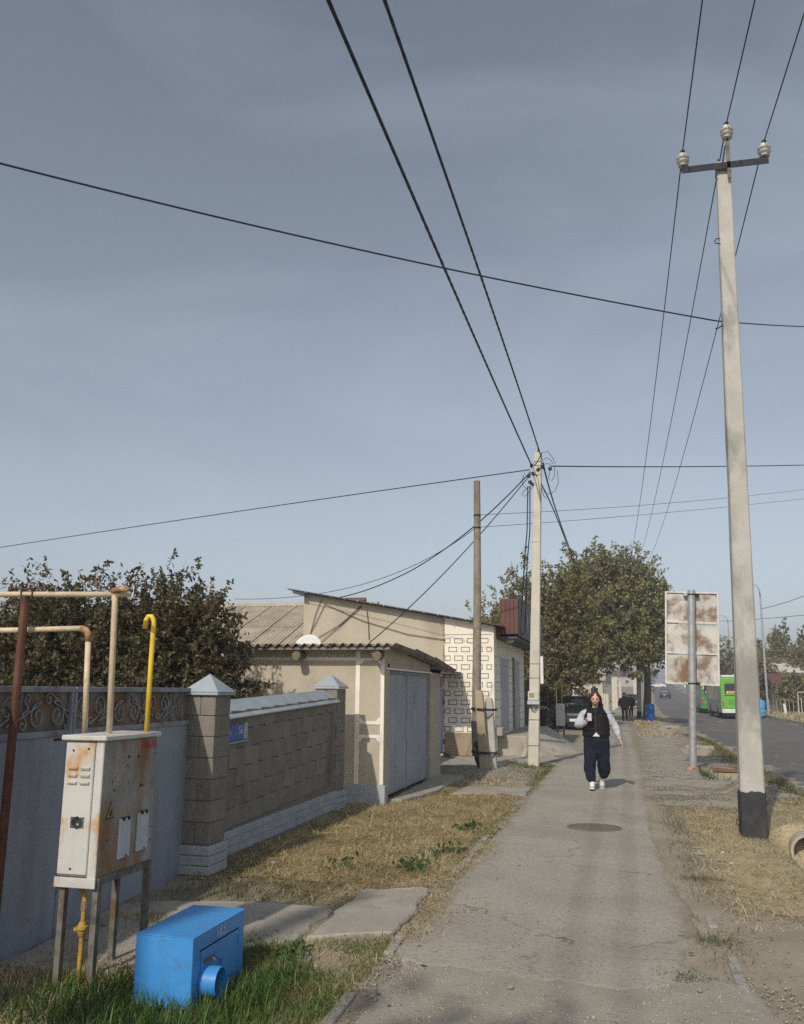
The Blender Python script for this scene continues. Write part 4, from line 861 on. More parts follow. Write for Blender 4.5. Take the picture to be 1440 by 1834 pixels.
# ------------------------------------------------------------------ wires
def wire(label, pts, r, n=6, name='overhead_wire', cat='wire', twist=False):
    if twist:
        root=thing(name,label,cat,tuple(pts[0]))
        P=[Vector(p) for p in pts]; L_=[0]
        for i in range(1,len(P)): L_.append(L_[-1]+(P[i]-P[i-1]).length)
        for k in range(4):
            Q=[]
            for i,p in enumerate(P):
                d=(P[min(i+1,len(P)-1)]-P[max(i-1,0)]).normalized(); a,b=frame_from(d); an=L_[i]*2*math.pi/.9+k*math.pi/2
                Q.append(p+(a*math.cos(an)+b*math.sin(an))*r*.95)
            MB().tube(Q,r*.78,5).build('strand',M['wire'],root,smooth=True)
        return root
    o=MB().tube(pts,r,n).build(name,M['wire'],None,smooth=True); return tag(o,label,cat)
def qfit(p0,p1,p2,n=20):   # quadratic through three points
    p0,p1,p2=Vector(p0),Vector(p1),Vector(p2); d1=(p1-p0).length; d2=d1+(p2-p1).length; s_=d1/d2; o=[]
    for i in range(n+1):
        t=i/n; o.append(p0*((t-s_)*(t-1)/s_)+p1*(t*(t-1)/(s_*(s_-1)))+p2*(t*(t-s_)/(1-s_)))
    return o
Lp=on2(7.0,-.15,-.1); Rp=on2(7.12,.10,-.1)
cA=[atx(590,0,-1.93),atx(700,262,-1.93),atx(800,490,-1.92),atx(900,720,-1.9),Lp]
def polyext(pts, far, n=160):
    # smooth: fit quadratic in z along y
    ysn=np.array([p[1] for p in pts]); zsn=np.array([p[2] for p in pts]); xsn=np.array([p[0] for p in pts]); cz=np.polyfit(ysn,zsn,2); cx=np.polyfit(ysn,xsn,1)
    yy=np.linspace(far,pts[-1][1],n); return [Vector((np.polyval(cx,y),np.polyval(cz,y),0)) if False else Vector((float(np.polyval(cx,y)),float(y),float(np.polyval(cz,y)))) for y in yy]
wire('thick twisted black cable bundle, left of the pair running overhead to the service pole',polyext(cA,-14),.0112,name='cable_bundle',cat='cable',twist=True)
cB=[atx(688,0,-1.62),atx(770,230,-1.62),atx(860,490,-1.62),atx(930,700,-1.61),Rp]
wire('thick twisted black cable bundle, right of the pair running overhead to the service pole',polyext(cB,-14),.0104,name='cable_bundle',cat='cable',twist=True)
wire('black cable leaving the service pole for the trees, left of two',qfit(on2(6.7,-.02,-.1),at(1010,960,34),at(1045,1065,46)),.020,name='cable_bundle',cat='cable')
wire('black cable leaving the service pole for the trees, right of two',qfit(on2(7.0,.13,-.1),at(1003,935,33),at(1040,1030,47)),.022,name='cable_bundle',cat='cable')
# three high wires on the insulators
z1=c1.z; ends=[(c1.x-.53,c1.y-.12,z1+.29),(c1.x+.062,c1.y-.15,z1+.615),(c1.x+.53,c1.y-.12,z1+.29)]
e3=[(c3.x-.53,c3.y-.12,c3.z+.29),(c3.x+.062,c3.y-.15,c3.z+.615),(c3.x+.53,c3.y-.12,c3.z+.29)]
for i,(nm,px,py) in enumerate((('left',1258,0),('middle',1352,0),('right',1440,25))):
    a=Vector(ends[i]); X=a.x+(.02,.04,.05)[i]; h=atx(px,py,X); back=Vector((X+.1,-24,a.z+.3))
    wire('%s of three thin high wires running over the near pole towards the viewer'%nm,qfit(back,h,a,30),.0085)
    wire('%s of three thin high wires running from the near pole to the far pole'%nm,parab(a,e3[i],.75,30),.0085)
hk=PB.lerp(PT,.735)+Vector((-.19,-.13,0.))
wire('thin cable sagging across the sky from the left edge to the near pole',qfit(at(-260,225,5.2),at(480,410,8.0),hk,30),.0095)
wire('thin cable leaving the near pole for the right edge',qfit(hk,at(1440,585,14.5),at(1700,580,20)),.0085)
wire('long thin cable from the service pole to the left edge of the picture',qfit(on2(6.85,-.18,-.1),at(480,908,24.5),at(-200,1012,29)),.013)
wire('cable from the service pole across the road to the right',qfit(on2(6.92,.32,-.08),at(1180,836,26),at(1700,826,40)),.016)
wire('thin wire from the wooden pole across the road, upper of the pair',qfit((-3.0,20.02,5.62),at(1150,905,27),at(1700,842,44)),.0065)
wire('thin wire from the wooden pole across the road, lower of the pair',qfit((-3.0,20.02,5.33),at(1150,922,27),at(1700,862,44)),.0065)
wire('thin wire from the wooden pole sloping down to the left behind the garage',qfit((-3.1,20.02,5.3),at(700,1030,22),at(420,1073,24)),.0075)
wire('cable from the service pole to the plastered gable of the shop',qfit(on2(6.8,-.16,-.1),at(850,942,21.6),at(740,1020,22.6))+qfit(at(740,1020,22.6),at(680,1048,22.9),at(608,1070,YS-.05))[1:],.014)
wire('cable from the service pole dropping steeply behind the garage roof',qfit(on2(6.75,-.15,-.1),at(830,990,20.5),at(655,1157,18.5)),.012)
for i,(dx,px) in enumerate(((-.22,941),(-.17,946))):
    wire('slack black drop cable hanging down the %s side of the service pole'%('outer left','inner left')[i],[on2(6.45,dx,-.1),at(px+3,950,20.9),at(px-2,1010,21),at(px-6+i*2,1075,22),at(px-8+i*2,1130,23.0),Vector((-2.5,24.3,3.1))],.014,name='drop_cable',cat='cable')
# wires on the gable wall
gw=[('drooping wire pair from the shop eaves to the dish, left',[(576,1073),(565,1100),(556,1135)]),('drooping wire loop beside the dish on the shop gable',[(582,1082),(566,1115),(555,1135)]),('long thin wire drooping across the shop gable',[(582,1082),(650,1112),(730,1136),(797,1146)]),('thin wire slanting from the eaves to the garage roof, upper',[(646,1085),(610,1118),(570,1142)]),('thin wire slanting from the eaves to the garage roof, lower',[(648,1086),(605,1124),(575,1150)]),('short wire hanging straight down the shop gable',[(657,1093),(660,1120),(661,1146)])]
for lb,pp in gw:
    wire(lb,[at(a,b,YS-.04) for a,b in pp],.009,5)
# lamp wires far right
# ------------------------------------------------------------------ sign board seen from behind
sg=thing('road_sign','tall sign board seen from behind, rust-stained back, on a galvanised pole','sign',(1.52,21.4,0))
lean=Matrix.Rotation(.042,4,'Y'); S0=Vector((1.52,21.4,0))
def sgp(x,y,z): return S0+lean.to_3x3()@Vector((x,y,z))
MB().tube([sgp(0,0,-.1),sgp(0,0,1.2),sgp(0,0,3.96)],.0835,18).build('pole',M['galv'],sg,smooth=40)
MB().lathe([(.15,-.02),(.15,.02),(.09,.05)],S0,n=10).build('foot_flange',M['rustypipe'],sg)
bx_,bw_=.02,1.17
def sbox(name,x0,x1,y0,y1,z0,z1,mat,par=sg,bev=.003): return MB().box(sgp((x0+x1)/2,(y0+y1)/2,(z0+z1)/2),(x1-x0,y1-y0,z1-z0),lean).build(name,mat,par,bevel=bev)
bl,br,bb_,bt=-.575,.60,1.83,3.93
for k,(z0,z1) in enumerate(((1.85,2.50),(2.53,3.20),(3.23,3.91))):
    sbox('back_panel',bl+.02,-.003,.135,.15,z0,z1,M['signback']); sbox('back_panel',.003,br-.02,.135,.15,z0,z1,M['signback'])
for z in (bb_,2.515,3.215,bt-.03): sbox('cross_rail',bl,br,.10,.134,z,z+.035,M['signframe'])
sbox('side_rail',bl-.001,bl+.04,.098,.155,bb_,bt,M['signframe']); sbox('side_rail',br-.04,br+.001,.098,.155,bb_,bt,M['signframe'])
for z in (1.86,3.86): 
    c=sgp(0,0,z); MB().lathe([(.09,-.015),(.09,.015)],c,n=16).build('clamp_band',M['dark'],sg); sbox('clamp_lug',.085,.17,.0,.11,z-.03,z+.03,M['dark']); sbox('clamp_lug',-.17,-.085,.0,.11,z-.03,z+.03,M['galv'])

# ------------------------------------------------------------------ ditch: culverts
cu=thing('culvert_pipe','open concrete culvert pipe mouth in the grass by the near pole','pipe',(2.1,12.1,-.1))
m=MB(); m.lathe([(.205,0),(.205,1.0),(.172,1.0),(.172,0.)],(2.10,11.86,-.17),(0.05,1,0),22,cap=False); m.build('pipe',M['rampcem'],cu,smooth=40)
MB().lathe([(.174,0),(.174,.01)],(2.12,12.2,-.17),(0.05,1,0),18).build('bore_shade_disc',M['dark'],cu)  # black disc standing in for the shade deep inside the pipe
m=MB().lathe([(.205,.0),(.172,.0)],(2.10,11.86,-.17),(0.05,1,0),22,cap=False); m.build('rim',M['rampcem'],cu)
tag(MB().span((1.95,21.55,-.06),(2.75,22.4,.0)).build('culvert_sheet',M['rustgrate'],None,bevel=.01),'rusty metal sheet over the ditch near the sign pole','metal sheet')
for y_,lb in ((29.7,'pale concrete culvert head where the ditch goes under beyond the sign pole'),(46.6,'far concrete culvert head near the blue barrel')):
    h=thing('culvert',lb,'culvert',(2.3,y_,0),'ditch culvert heads'); MB().prism([(1.75,y_,-.5),(2.9,y_,-.5),(2.75,y_,.06),(1.95,y_,.06)],(0,.15,0)).build('head_wall',M['kerb'],h,bevel=.01)
    MB().lathe([(.2,0),(.2,.03)],(2.3,y_-.01,-.22),(0,-1,0),14).build('opening',M['dark'],h)

# ------------------------------------------------------------------ trees
def leaves_np(P, size, droop=.3, asp=.5, jit=.55):
    n=len(P); d=rng.normal(size=(n,3)); d[:,2]-=droop; d/=np.linalg.norm(d,axis=1,keepdims=True)
    u=rng.normal(size=(n,3)); u-=d*(u*d).sum(1,keepdims=True); u/=np.linalg.norm(u,axis=1,keepdims=True)
    nn=np.cross(d,u); s=size*(1+jit*rng.uniform(-1,1,size=(n,1)))
    V=np.stack([P, P+d*s*.5+u*s*asp*.5+nn*s*.08, P+d*s, P+d*s*.5-u*s*asp*.5+nn*s*.08],1).reshape(-1,3)
    F=np.arange(4*n).reshape(n,4); return V,F
def crown_points(blobs, n, hollow=.35, lump=1.0):
    # many twig clusters spread through each blob, denser near its skin
    tot=sum(b[3]*b[4]*b[5] for b in blobs); out=[]
    for (cx,cy,cz,rx,ry,rz,*k) in blobs:
        m=int(n*rx*ry*rz/tot*(k[0] if k else 1)); nc=max(6,m//26)
        d=rng.normal(size=(nc,3)); d/=np.linalg.norm(d,axis=1,keepdims=True); r=(hollow+(1-hollow)*rng.uniform(0,1,nc)**.55)[:,None]
        r*=1+.20*np.sin(d[:,:1]*5+d[:,1:2]*7+cx)*lump+.12*rng.normal(size=(nc,1))*lump
        C=np.array([cx,cy,cz])+d*r*np.array([rx,ry,rz])
        # a twig shoots outward and up from each cluster
        tw=d*np.array([1,1,.6])+np.array([0,0,.55])+rng.normal(size=(nc,3))*.35; tw/=np.linalg.norm(tw,axis=1,keepdims=True)
        ln=.12*min(rx,rz)+.10*rng.uniform(size=(nc,1))*max(rx,rz)
        i=rng.integers(0,nc,m); t=rng.uniform(0,1,(m,1))
        out.append(C[i]+tw[i]*ln[i]*2*t+rng.normal(size=(m,3))*.045*min(rx,rz)*(1.1-t))
    return np.concatenate(out)
def tree(name,label,base,blobs,n,leaf,mat,trunk_r,bmat=None,group=None,lean=(0,0),nb=14,thin=.014,droop=.3,hollow=.35):
    t=thing(name,label,'tree',base,group); b=Vector(base); bmat=bmat or M['bark']
    top=Vector((np.mean([k[0] for k in blobs]),np.mean([k[1] for k in blobs]),max(k[2] for k in blobs)))
    fork=b.lerp(top,.42)+Vector((lean[0],lean[1],0))
    MB().tube([b-Vector((0,0,.2)),b+Vector((0,0,.02)),b.lerp(fork,.5)+Vector((.05,.03,0)),fork],[trunk_r*1.5,trunk_r*1.15,trunk_r*.95,trunk_r*.75],10).build('trunk',bmat,t,smooth=50)
    lb=MB()
    for i in range(nb):
        k=blobs[i%len(blobs)]; e=Vector((k[0]+random.uniform(-.8,.8)*k[3],k[1]+random.uniform(-.8,.8)*k[4],k[2]+random.uniform(-.3,.95)*k[5]))
        s_=b.lerp(fork,random.uniform(.75,1)); md=s_.lerp(e,.5)+Vector((random.uniform(-.15,.15),random.uniform(-.15,.15),.15))*k[3]
        lb.tube([s_,md,e],[trunk_r*.45,trunk_r*.25,thin*.5],5)
        for j in range(3):
            q=md.lerp(e,random.uniform(.1,.9)); f=q+Vector((random.uniform(-.5,.5)*k[3],random.uniform(-.5,.5)*k[4],random.uniform(.1,.6)*k[5])); lb.tube([q,q.lerp(f,.5)+Vector((0,0,.04)),f],[thin,thin*.7,thin*.3],4)
    lb.build('branches',bmat,t)
    V,F=leaves_np(crown_points(blobs,n,hollow),leaf,droop)
    big_mesh('crown',V,F,mat,t)
    return t
tree('garden_tree','dark bronze-leaved fruit tree behind the gate at far left',(-7.4,11.6,0),[(-7.55,11.2,2.30,.92,.8,.80),(-8.3,11.4,1.95,.75,.7,.9),(-6.95,11.3,2.1,.60,.7,.80),(-7.5,11.0,1.45,1.35,.7,.65),(-8.0,11.2,2.38,.55,.5,.55)],50000,.064,M['leafred'],.07,group='fruit trees behind the gate',hollow=.12,thin=.007)
tree('garden_tree','dark bronze-leaved fruit tree behind the block wall, brushing the garage',(-5.75,11.6,0),[(-6.0,11.3,2.36,.72,.7,.80),(-6.4,11.3,2.05,.60,.7,.80),(-5.50,11.4,2.05,.48,.6,.68),(-5.9,11.1,1.45,1.0,.7,.65),(-5.12,11.8,1.62,.30,.45,.42,.8),(-5.75,11.3,2.48,.42,.4,.46)],42000,.062,M['leafred'],.06,group='fruit trees behind the gate',hollow=.12,thin=.007)
tree('street_tree','large olive-green tree arching over the pavement by the blue barrel',(1.55,57.5,0),[(.2,55,6.6,2.7,2.8,3.0),(-1.6,54,6.4,2.2,2.6,3.0),(1.7,55,5.6,1.5,2.2,2.6),(-.3,53.5,4.6,2.8,2.2,1.9),(1.2,55.5,4.2,1.7,2.0,1.3),(-1.0,54,8.6,1.5,1.6,1.5),(-2.4,54,4.0,1.6,2,2.0),(.9,54.5,8.2,1.2,1.3,1.3),(2.4,55,6.7,.8,1.2,1.4,.8)],62000,.20,M['leafolive'],.22,group='street trees over the pavement',nb=26,thin=.03,hollow=.25,lean=(.75,.6))
tree('street_tree','brown-tinged tree hanging low over the parked dark car',(-3.0,44.5,0),[(-2.7,43.5,4.3,1.3,1.5,2.6),(-2.3,43,2.9,1.3,1.4,1.6),(-3.4,44,3.6,1.2,1.4,2.6),(-2.0,43.5,5.6,.9,1.2,1.4),(-3.1,43.5,6.2,.9,1.0,1.2,.8),(-3.2,42.5,1.9,1.0,1.2,1.2)],40000,.15,M['leafbrown'],.16,group='street trees over the pavement',nb=18,thin=.02,hollow=.2)
tree('garden_tree','sparse greenish tree rising behind the shop roof',(-5.4,46,0),[(-4.7,46,6.0,1.2,1.3,2.0,.8),(-6.3,46,4.9,1.0,1.2,1.5,.6),(-5.2,46,4.6,1.5,1.5,1.6),(-7.1,46.5,4.2,.8,1.0,1.0,.6),(-4.0,45.5,5.0,1.0,1.2,1.8)],17000,.15,M['leafolive'],.14,group='street trees over the pavement',nb=22,thin=.022,hollow=.2)
tree('garden_tree','reddish small tree between the shop roof and the maroon sign box',(-4.4,38,0),[(-4.3,38,4.0,.8,.9,.9),(-3.9,38,3.3,.7,.8,1.0),(-3.6,37.5,2.2,.6,.8,1.4)],9000,.12,M['leafbrown'],.08,nb=8,hollow=.2)
def bush_row(name,label,base,blobs,n,leaf,mat,group): return tree(name,label,base,blobs,n,leaf,mat,.18,group=group,nb=10,thin=.03,hollow=.25)
FG='trees across the road'
far=[((12.5,112,0),[(12.6,112,4.6,2.6,2.5,3.0),(11.0,112,4.0,1.8,2,2.6)],'brownish tree directly above the green bus',M['leaffar']),
     ((16.3,100,0),[(15.6,100,4.2,1.9,2.2,3.2),(14.6,100,2.4,1.8,2,1.8)],'olive tree right behind the near street lamp',M['leaffar']),
     ((13.6,92,0),[(13.4,92,2.4,1.2,1.6,2.2),(12.6,92,3.8,1.0,1.5,2.2)],'small brown tree just left of the near street lamp',M['leaffar']),
     ((15.8,84,0),[(15.4,84,1.8,1.4,1.4,1.7),(14.4,84,1.5,1.1,1.3,1.4)],'dark green bush in front of the maroon house',M['leafolive']),
     ((18.6,98,0),[(18.0,98,3.8,1.5,1.8,2.2),(19.0,98,5.0,1.2,1.5,2.0)],'tree between maroon house and poplars at the right edge',M['leaffar'])]
for b_,bl_,lb,mm in far: bush_row('tree',lb,b_,bl_,9000,.26,mm,FG)
for x,y,h,r_,lb in ((18.0,112,10.0,.8,'slender poplar with forked top, left of the pair'),(19.0,112,10.6,.8,'slender poplar standing close beside the forked one'),(21.0,114,9.6,.7,'single poplar cut by the right edge')):
    tree('poplar_tree',lb,(x,y,0),[(x,y,h*.52,r_,r_,h*.34),(x+.1,y,h*.8,r_*.55,r_*.55,h*.2),(x-.2,y,h*.35,r_*1.4,r_*1.2,h*.25)],6500,.22,M['poplar'],.15,group='poplars across the road',nb=8,thin=.025,droop=-.5,hollow=.15)
# leafy tree behind the viewer whose branch shadows reach the worn path
tree('street_tree','small tree behind the viewer casting branch shadows on the worn path',(-2.2,-2.6,0),[(-1.95,-1.15,4.4,.42,.35,.42),(-1.55,-1.3,4.9,.28,.28,.3),(-2.3,-1.5,5.0,.4,.3,.35)],420,.09,M['leafolive'],.05,group='street trees over the pavement',nb=9,thin=.010,hollow=.2)
# far wooded skyline
for i,(x,y,h,wd_) in enumerate(((-22,190,6,9),(-9,230,6,8),(30,210,9,9),(44,180,9,9),(22,260,8,8),(2.5,330,7,5),(-4,300,7,5),(11,360,7,5),(26,330,9,7),(34,150,8,6))):
    zf=float(far_z(y)); tree('tree','far tree crown number %d from the left on the skyline'%(i+1) if False else ['far tree beyond the gardens, leftmost','far tree behind the street trees','far tree right of the poplars, front','far tree at the right beyond the frame','far tree behind the brownish tree','far tree where the road ends, middle','far tree where the road ends, left','far tree where the road ends, right','far tree right of the road end','far tree behind the maroon house'][i],(x,y,zf),[(x,y,zf+h*.55,wd_*.5,wd_*.4,h*.45),(x-wd_*.35,y,zf+h*.4,wd_*.3,wd_*.3,h*.35),(x+wd_*.3,y,zf+h*.45,wd_*.35,wd_*.3,h*.38)],3500,.5,M['leaffar'],.2,group='trees on the far skyline',nb=6,thin=.05)

# ------------------------------------------------------------------ grass and hay
def blades(name,label,cat,P,h,wd_,mat,upright=1.0,bend=.5,hj=.5):
    n=len(P); a=rng.uniform(0,2*np.pi,n); d=np.stack([np.cos(a),np.sin(a),np.zeros(n)],1); sdir=np.stack([-np.sin(a),np.cos(a),np.zeros(n)],1)
    H=h*(1+hj*rng.uniform(-1,1,n))[:,None]; el=np.clip(rng.normal(upright,.22,n),.02,1.5)[:,None]
    up=np.array([[0,0,1.]]); dir1=d*np.cos(el)+up*np.sin(el); el2=el-bend*rng.uniform(.2,1,(n,1)); dir2=d*np.cos(el2)+up*np.sin(el2)
    m_=P+dir1*H*.55; t=m_+dir2*H*.45; w2=wd_*(1+.4*rng.uniform(-1,1,(n,1)))
    t[:,2]=np.maximum(t[:,2],P[:,2]+.002)
    V=np.stack([P-sdir*w2,P+sdir*w2,m_+sdir*w2*.75,m_-sdir*w2*.75,t+sdir*w2*.12,t-sdir*w2*.12],1).reshape(-1,3)
    i=np.arange(n)[:,None]*6; F=np.concatenate([i+np.array([[0,1,2,3]]),i+np.array([[3,2,4,5]])],1).reshape(-1,4)
    o=big_mesh(name,V,F,mat); return tag(o,label,cat,kind='stuff')
def scatter(x0,x1,y0,y1,n,dens=None,zoff=-.012):
    X=rng.uniform(x0,x1,n); Y=rng.uniform(y0,y1,n)
    if dens is not None:
        k=rng.uniform(0,1,n)<dens(X,Y); X,Y=X[k],Y[k]
    return np.stack([X,Y,gz(X,Y)+zoff],1)
def nz2(X,Y,s,o=0.): return .5+.25*(np.sin(X*s+o)+np.sin(Y*s*1.13+o*2+X*s*.6))*np.cos(X*s*.7-Y*s*.5+o)+.12*np.sin(X*s*3.1+Y*s*2.7+o)
def inquad(X,Y,q):
    c=np.ones(len(X),bool)
    for i in range(len(q)):
        ax,ay=q[i]; bx,by=q[(i+1)%len(q)]; c&=((bx-ax)*(Y-ay)-(by-ay)*(X-ax))>-.02
    return c
S1=[(-2.10,6.13),(-1.55,6.42),(-1.60,7.86),(-2.16,7.73)]; S2=[(-3.72,5.1),(-2.95,5.15),(-2.14,6.10),(-2.19,6.98),(-2.72,7.05),(-3.78,6.65)]; S3=[(-2.75,15.0),(-1.55,15.1),(-1.55,16.4),(-2.65,16.0)]
def hayd(X,Y):
    d=sst(7.0,7.9,Y+.4*(X+2.6))*(1-sst(15.2,17.2,Y+1.1*(X+2.6)))*sst(-3.95,-3.8,X)*(1-sst(-1.75,-1.52,X+.06*np.sin(Y*5)))
    d*=np.clip(.45+.9*nz2(X,Y,2.2,.5),0,1)
    for q in (S1,S2,S3): d*=np.where(inquad(X,Y,q),.045,1.)
    return d
HL='dry straw-coloured hay covering the verge between wall and pavement'
blades('hay',HL,'hay',scatter(-3.95,-1.5,6.6,17.3,135000,hayd,.004),.10,.0021,M['hay'],upright=.07,bend=.25)
blades('dry_grass','stubble of bleached dry grass standing on the left verge','grass',scatter(-3.9,-1.5,6.8,18.5,36000,lambda X,Y: hayd(X,Y)*np.clip(1.8*nz2(X,Y,1.4,5.)-.5,0,1)),.055,.0019,M['hay2'],upright=1.0,bend=.6)
blades('fallen_stalks','long pale stalks lying on the hay','stalks',scatter(-3.8,-1.6,7.6,15,260,hayd,.03),.42,.0024,M['hay2'],upright=.06,bend=.1)
def shadeg(X,Y): return np.clip(nz2(X,Y,3.1,1.7)-.2,0,1)*sst(-3.95,-3.85,X)*(~inquad(X,Y,S2))*(~inquad(X,Y,S1))
blades('green_grass','thin green grass in the shade at the foot of the gate and wall','grass',scatter(-3.7,-2.3,5.5,9.5,9000,lambda X,Y: shadeg(X,Y)*np.clip(1.2-.6*(X+3.6),0,1)*(1-sst(8.,9.5,Y))),.07,.003,M['shortgreen'],upright=.9)
# green turf in front of the path
def turf(X,Y): return np.clip(1.5*nz2(X,Y,2.4,.2)-.05,0,1)*(1-sst(-1.62,-1.45,X))*sst(-3.0,-2.5,X)*(1-sst(5.85,6.35,Y-.35*(X+2)))*(~inquad(X,Y,S1))
blades('green_grass','short green turf beside the blue box at the pavement edge','grass',scatter(-3.0,-1.45,4.2,6.5,42000,turf),.05,.0023,M['turfgreen'],upright=.9,bend=.6)
def tall(X,Y):
    d=np.exp(-(((X+2.42)/.42)**2+((Y-4.62)/.30)**2))+np.exp(-(((X+1.98)/.12)**2+((Y-5.1)/.35)**2))+.7*np.exp(-(((X+2.85)/.3)**2+((Y-4.6)/.35)**2))
    inside=(X>bx0-.01)&(X<bx1+.01)&(Y>by0-.01)&(Y<by1+.01); return np.clip(d,0,1)*~inside
blades('tall_grass','lush tall green grass around the foot of the blue box','grass',scatter(-3.3,-1.75,4.1,5.9,9500,tall),.128,.0033,M['green'],upright=1.15,bend=.9)
blades('dry_grass','dry brownish grass under the gas cabinet and gate','grass',scatter(-3.65,-2.6,4.2,6.4,15000,lambda X,Y: np.clip(nz2(X,Y,2.8,3.)+.15,0,1)),.075,.0026,M['hay'],upright=.6)
blades('dry_grass','trampled dry grass between the blue box and the sunlit slab','grass',scatter(-2.7,-1.5,4.9,6.6,7000,lambda X,Y: np.clip(1.3*nz2(X,Y,3.3,6.)-.05,0,1)*(~inquad(X,Y,S1))*(~inquad(X,Y,S2))),.075,.0020,M['hay'],upright=.2,bend=.3)
# weeds and grass fringe along the kerb
blades('kerb_grass','ragged grass fringe along the left pavement kerb','grass',scatter(-1.85,-1.34,6.2,22,22000,lambda X,Y: np.clip(1.5*nz2(X,Y,1.7,2.)-.45,0,1)*np.exp(-((X+1.58)/.13)**2)),.05,.0026,M['turfgreen'],upright=.7)
blades('kerb_grass','dead brown grass spreading over the pavement corner by the slab','grass',scatter(-1.8,-1.0,6.2,10.5,16000,lambda X,Y: np.exp(-((X+1.46-.08*np.sin(Y*2.1))/(.11+.07*np.exp(-((Y-7.2)/.8)**2)))**2)*np.clip(1.3*nz2(X,Y,2.6,1.)+.1,0,1),.008),.05,.0022,M['hay'],upright=.25)
blades('green_grass','bright green grass patch at the foot of the service pole','grass',scatter(-2.6,-1.5,18.4,21.6,5200,lambda X,Y: np.clip(1.6*nz2(X,Y,2.2,.9)-.35,0,1)*sst(-2.5,-2.0,X+.25*(Y-20))),.07,.004,M['shortgreen'],upright=.9)
blades('dry_grass','thin dry grass in front of the wooden pole','grass',scatter(-3.3,-1.6,16.6,20,7000,lambda X,Y: np.clip(1.4*nz2(X,Y,2.0,4.)-.3,0,1)),.06,.0035,M['hay2'],upright=.8)
# right verge
def rv(X,Y): return sst(.55,.95,X-.05*np.sin(Y*2))*(1-sst(3.0,3.5,X))*sst(6.9,8.6,Y+.5*np.sin(X*3))*(1-sst(13.9,14.5,Y-.25*X))*np.clip(.35+.85*nz2(X,Y,2.1,2.3),0,1)
blades('dry_grass','pale dry grass on the right verge around the near pole','grass',scatter(.5,3.5,6.6,15,70000,rv),.055,.0024,M['hay2'],upright=.45,bend=.5)
blades('hay','flattened dead stems on the right verge','hay',scatter(.6,3.4,7.5,15,16000,rv,.0),.12,.0018,M['hay'],upright=.15,bend=.3)
blades('green_grass','yellow-green grass creeping along the right pavement edge','grass',scatter(.3,1.1,6.0,14.5,7500,lambda X,Y: np.exp(-((X-.62)/.13)**2)*np.clip(1.7*nz2(X,Y,1.3,.4)-.45,0,1)),.05,.0028,M['shortgreen'],upright=.8)
def bands(X,Y): 
    yy=Y-.28*X; return (np.exp(-((yy-15.1)/.28)**2)+np.exp(-((yy-16.6)/.25)**2)+np.exp(-((yy-13.9)/.35)**2))*np.clip(1.3*nz2(X,Y,1.6,1.)-.05,0,1)*sst(.4,.6,X)
blades('track_grass','low olive grass ridges between the crossing wheel tracks','grass',scatter(.4,4.2,13.4,18.5,14000,bands),.05,.003,M['shortgreen'],upright=.7)
blades('ditch_grass','rough grass along the ditch and road edge on the right','grass',scatter(1.9,3.7,13.5,40,24000,lambda X,Y: sst(2.3,2.7,X)*(1-sst(3.2,3.5,X))*np.clip(1.5*nz2(X,Y,1.1,3.)-.2,0,1)),.10,.005,M['shortgreen'],upright=.8)
blades('ditch_weeds','grey-green weeds hanging over the ditch beside the sign pole','weeds',scatter(1.55,2.2,18.6,22,3200,lambda X,Y: np.exp(-((X-1.85)/.18)**2)*np.exp(-((Y-20.0)/1.0)**2)),.24,.006,M['weed'],upright=.7)
blades('ditch_weeds','green weeds in front of the culvert mouth by the near pole','weeds',scatter(1.7,2.6,10.6,12.2,1800,lambda X,Y: np.exp(-((Y-11.6)/.4)**2)*sst(1.75,2.0,X)),.16,.004,M['weed'],upright=1.0)
blades('verge_grass','yellowish dry grass under the street tree','grass',scatter(-1.6,2.2,36,62,16000,lambda X,Y: np.clip(1.5*nz2(X,Y,.5,1.)-.15,0,1)*(sst(.6,.9,X)+(Y>40)*(Y<48)*.6)),.09,.012,M['hay2'],upright=.9)
blades('verge_grass','dry grass verge on the far side of the road','grass',scatter(10.2,16,60,100,16000,lambda X,Y: (X>road_r(Y)+.3)*1.),.25,.02,M['hay2'],upright=1.0)
for i,(x,y,lb) in enumerate(((.55,6.85,'small olive grass tuft at the right pavement edge'),(.30,5.95,'round moss-like grass tuft on the worn path'),(.62,9.0,'grass tongue reaching onto the right pavement edge'))):
    blades('grass_tuft',lb,'grass',scatter(x-.25,x+.25,y-.25,y+.25,1500,lambda X,Y: np.exp(-(((X-x)/.13)**2+((Y-y)/.09)**2)),.0),.035,.0025,M['shortgreen'],upright=.6)
# broad-leaved weeds in the hay
def weed(label,x,y,n,r_,sz):
    t=thing('weed_plant',label,'weed',(x,y,0),'green weeds in the hay'); P=np.stack([rng.normal(x,r_,n),rng.normal(y,r_*1.6,n),rng.uniform(.005,.05,n)],1)
    V,F=leaves_np(P,sz*.85,.15,.6); V[:,2]=np.maximum(V[:,2],.004); big_mesh('foliage',V,F,M['weed'],t)
weed('large dark green weed at the pavement kerb, nearest of the row',-1.95,8.75,90,.09,.065); weed('dark green weed farther along the pavement kerb',-1.80,9.6,90,.09,.065); weed('small dark green weed in the middle of the hay',-2.65,8.6,60,.08,.065); weed('small green weed at the hay edge far along',-1.85,11.3,70,.08,.07); weed('ragged grey-green weed by the half-shaded slab',-2.10,5.75,60,.05,.065)

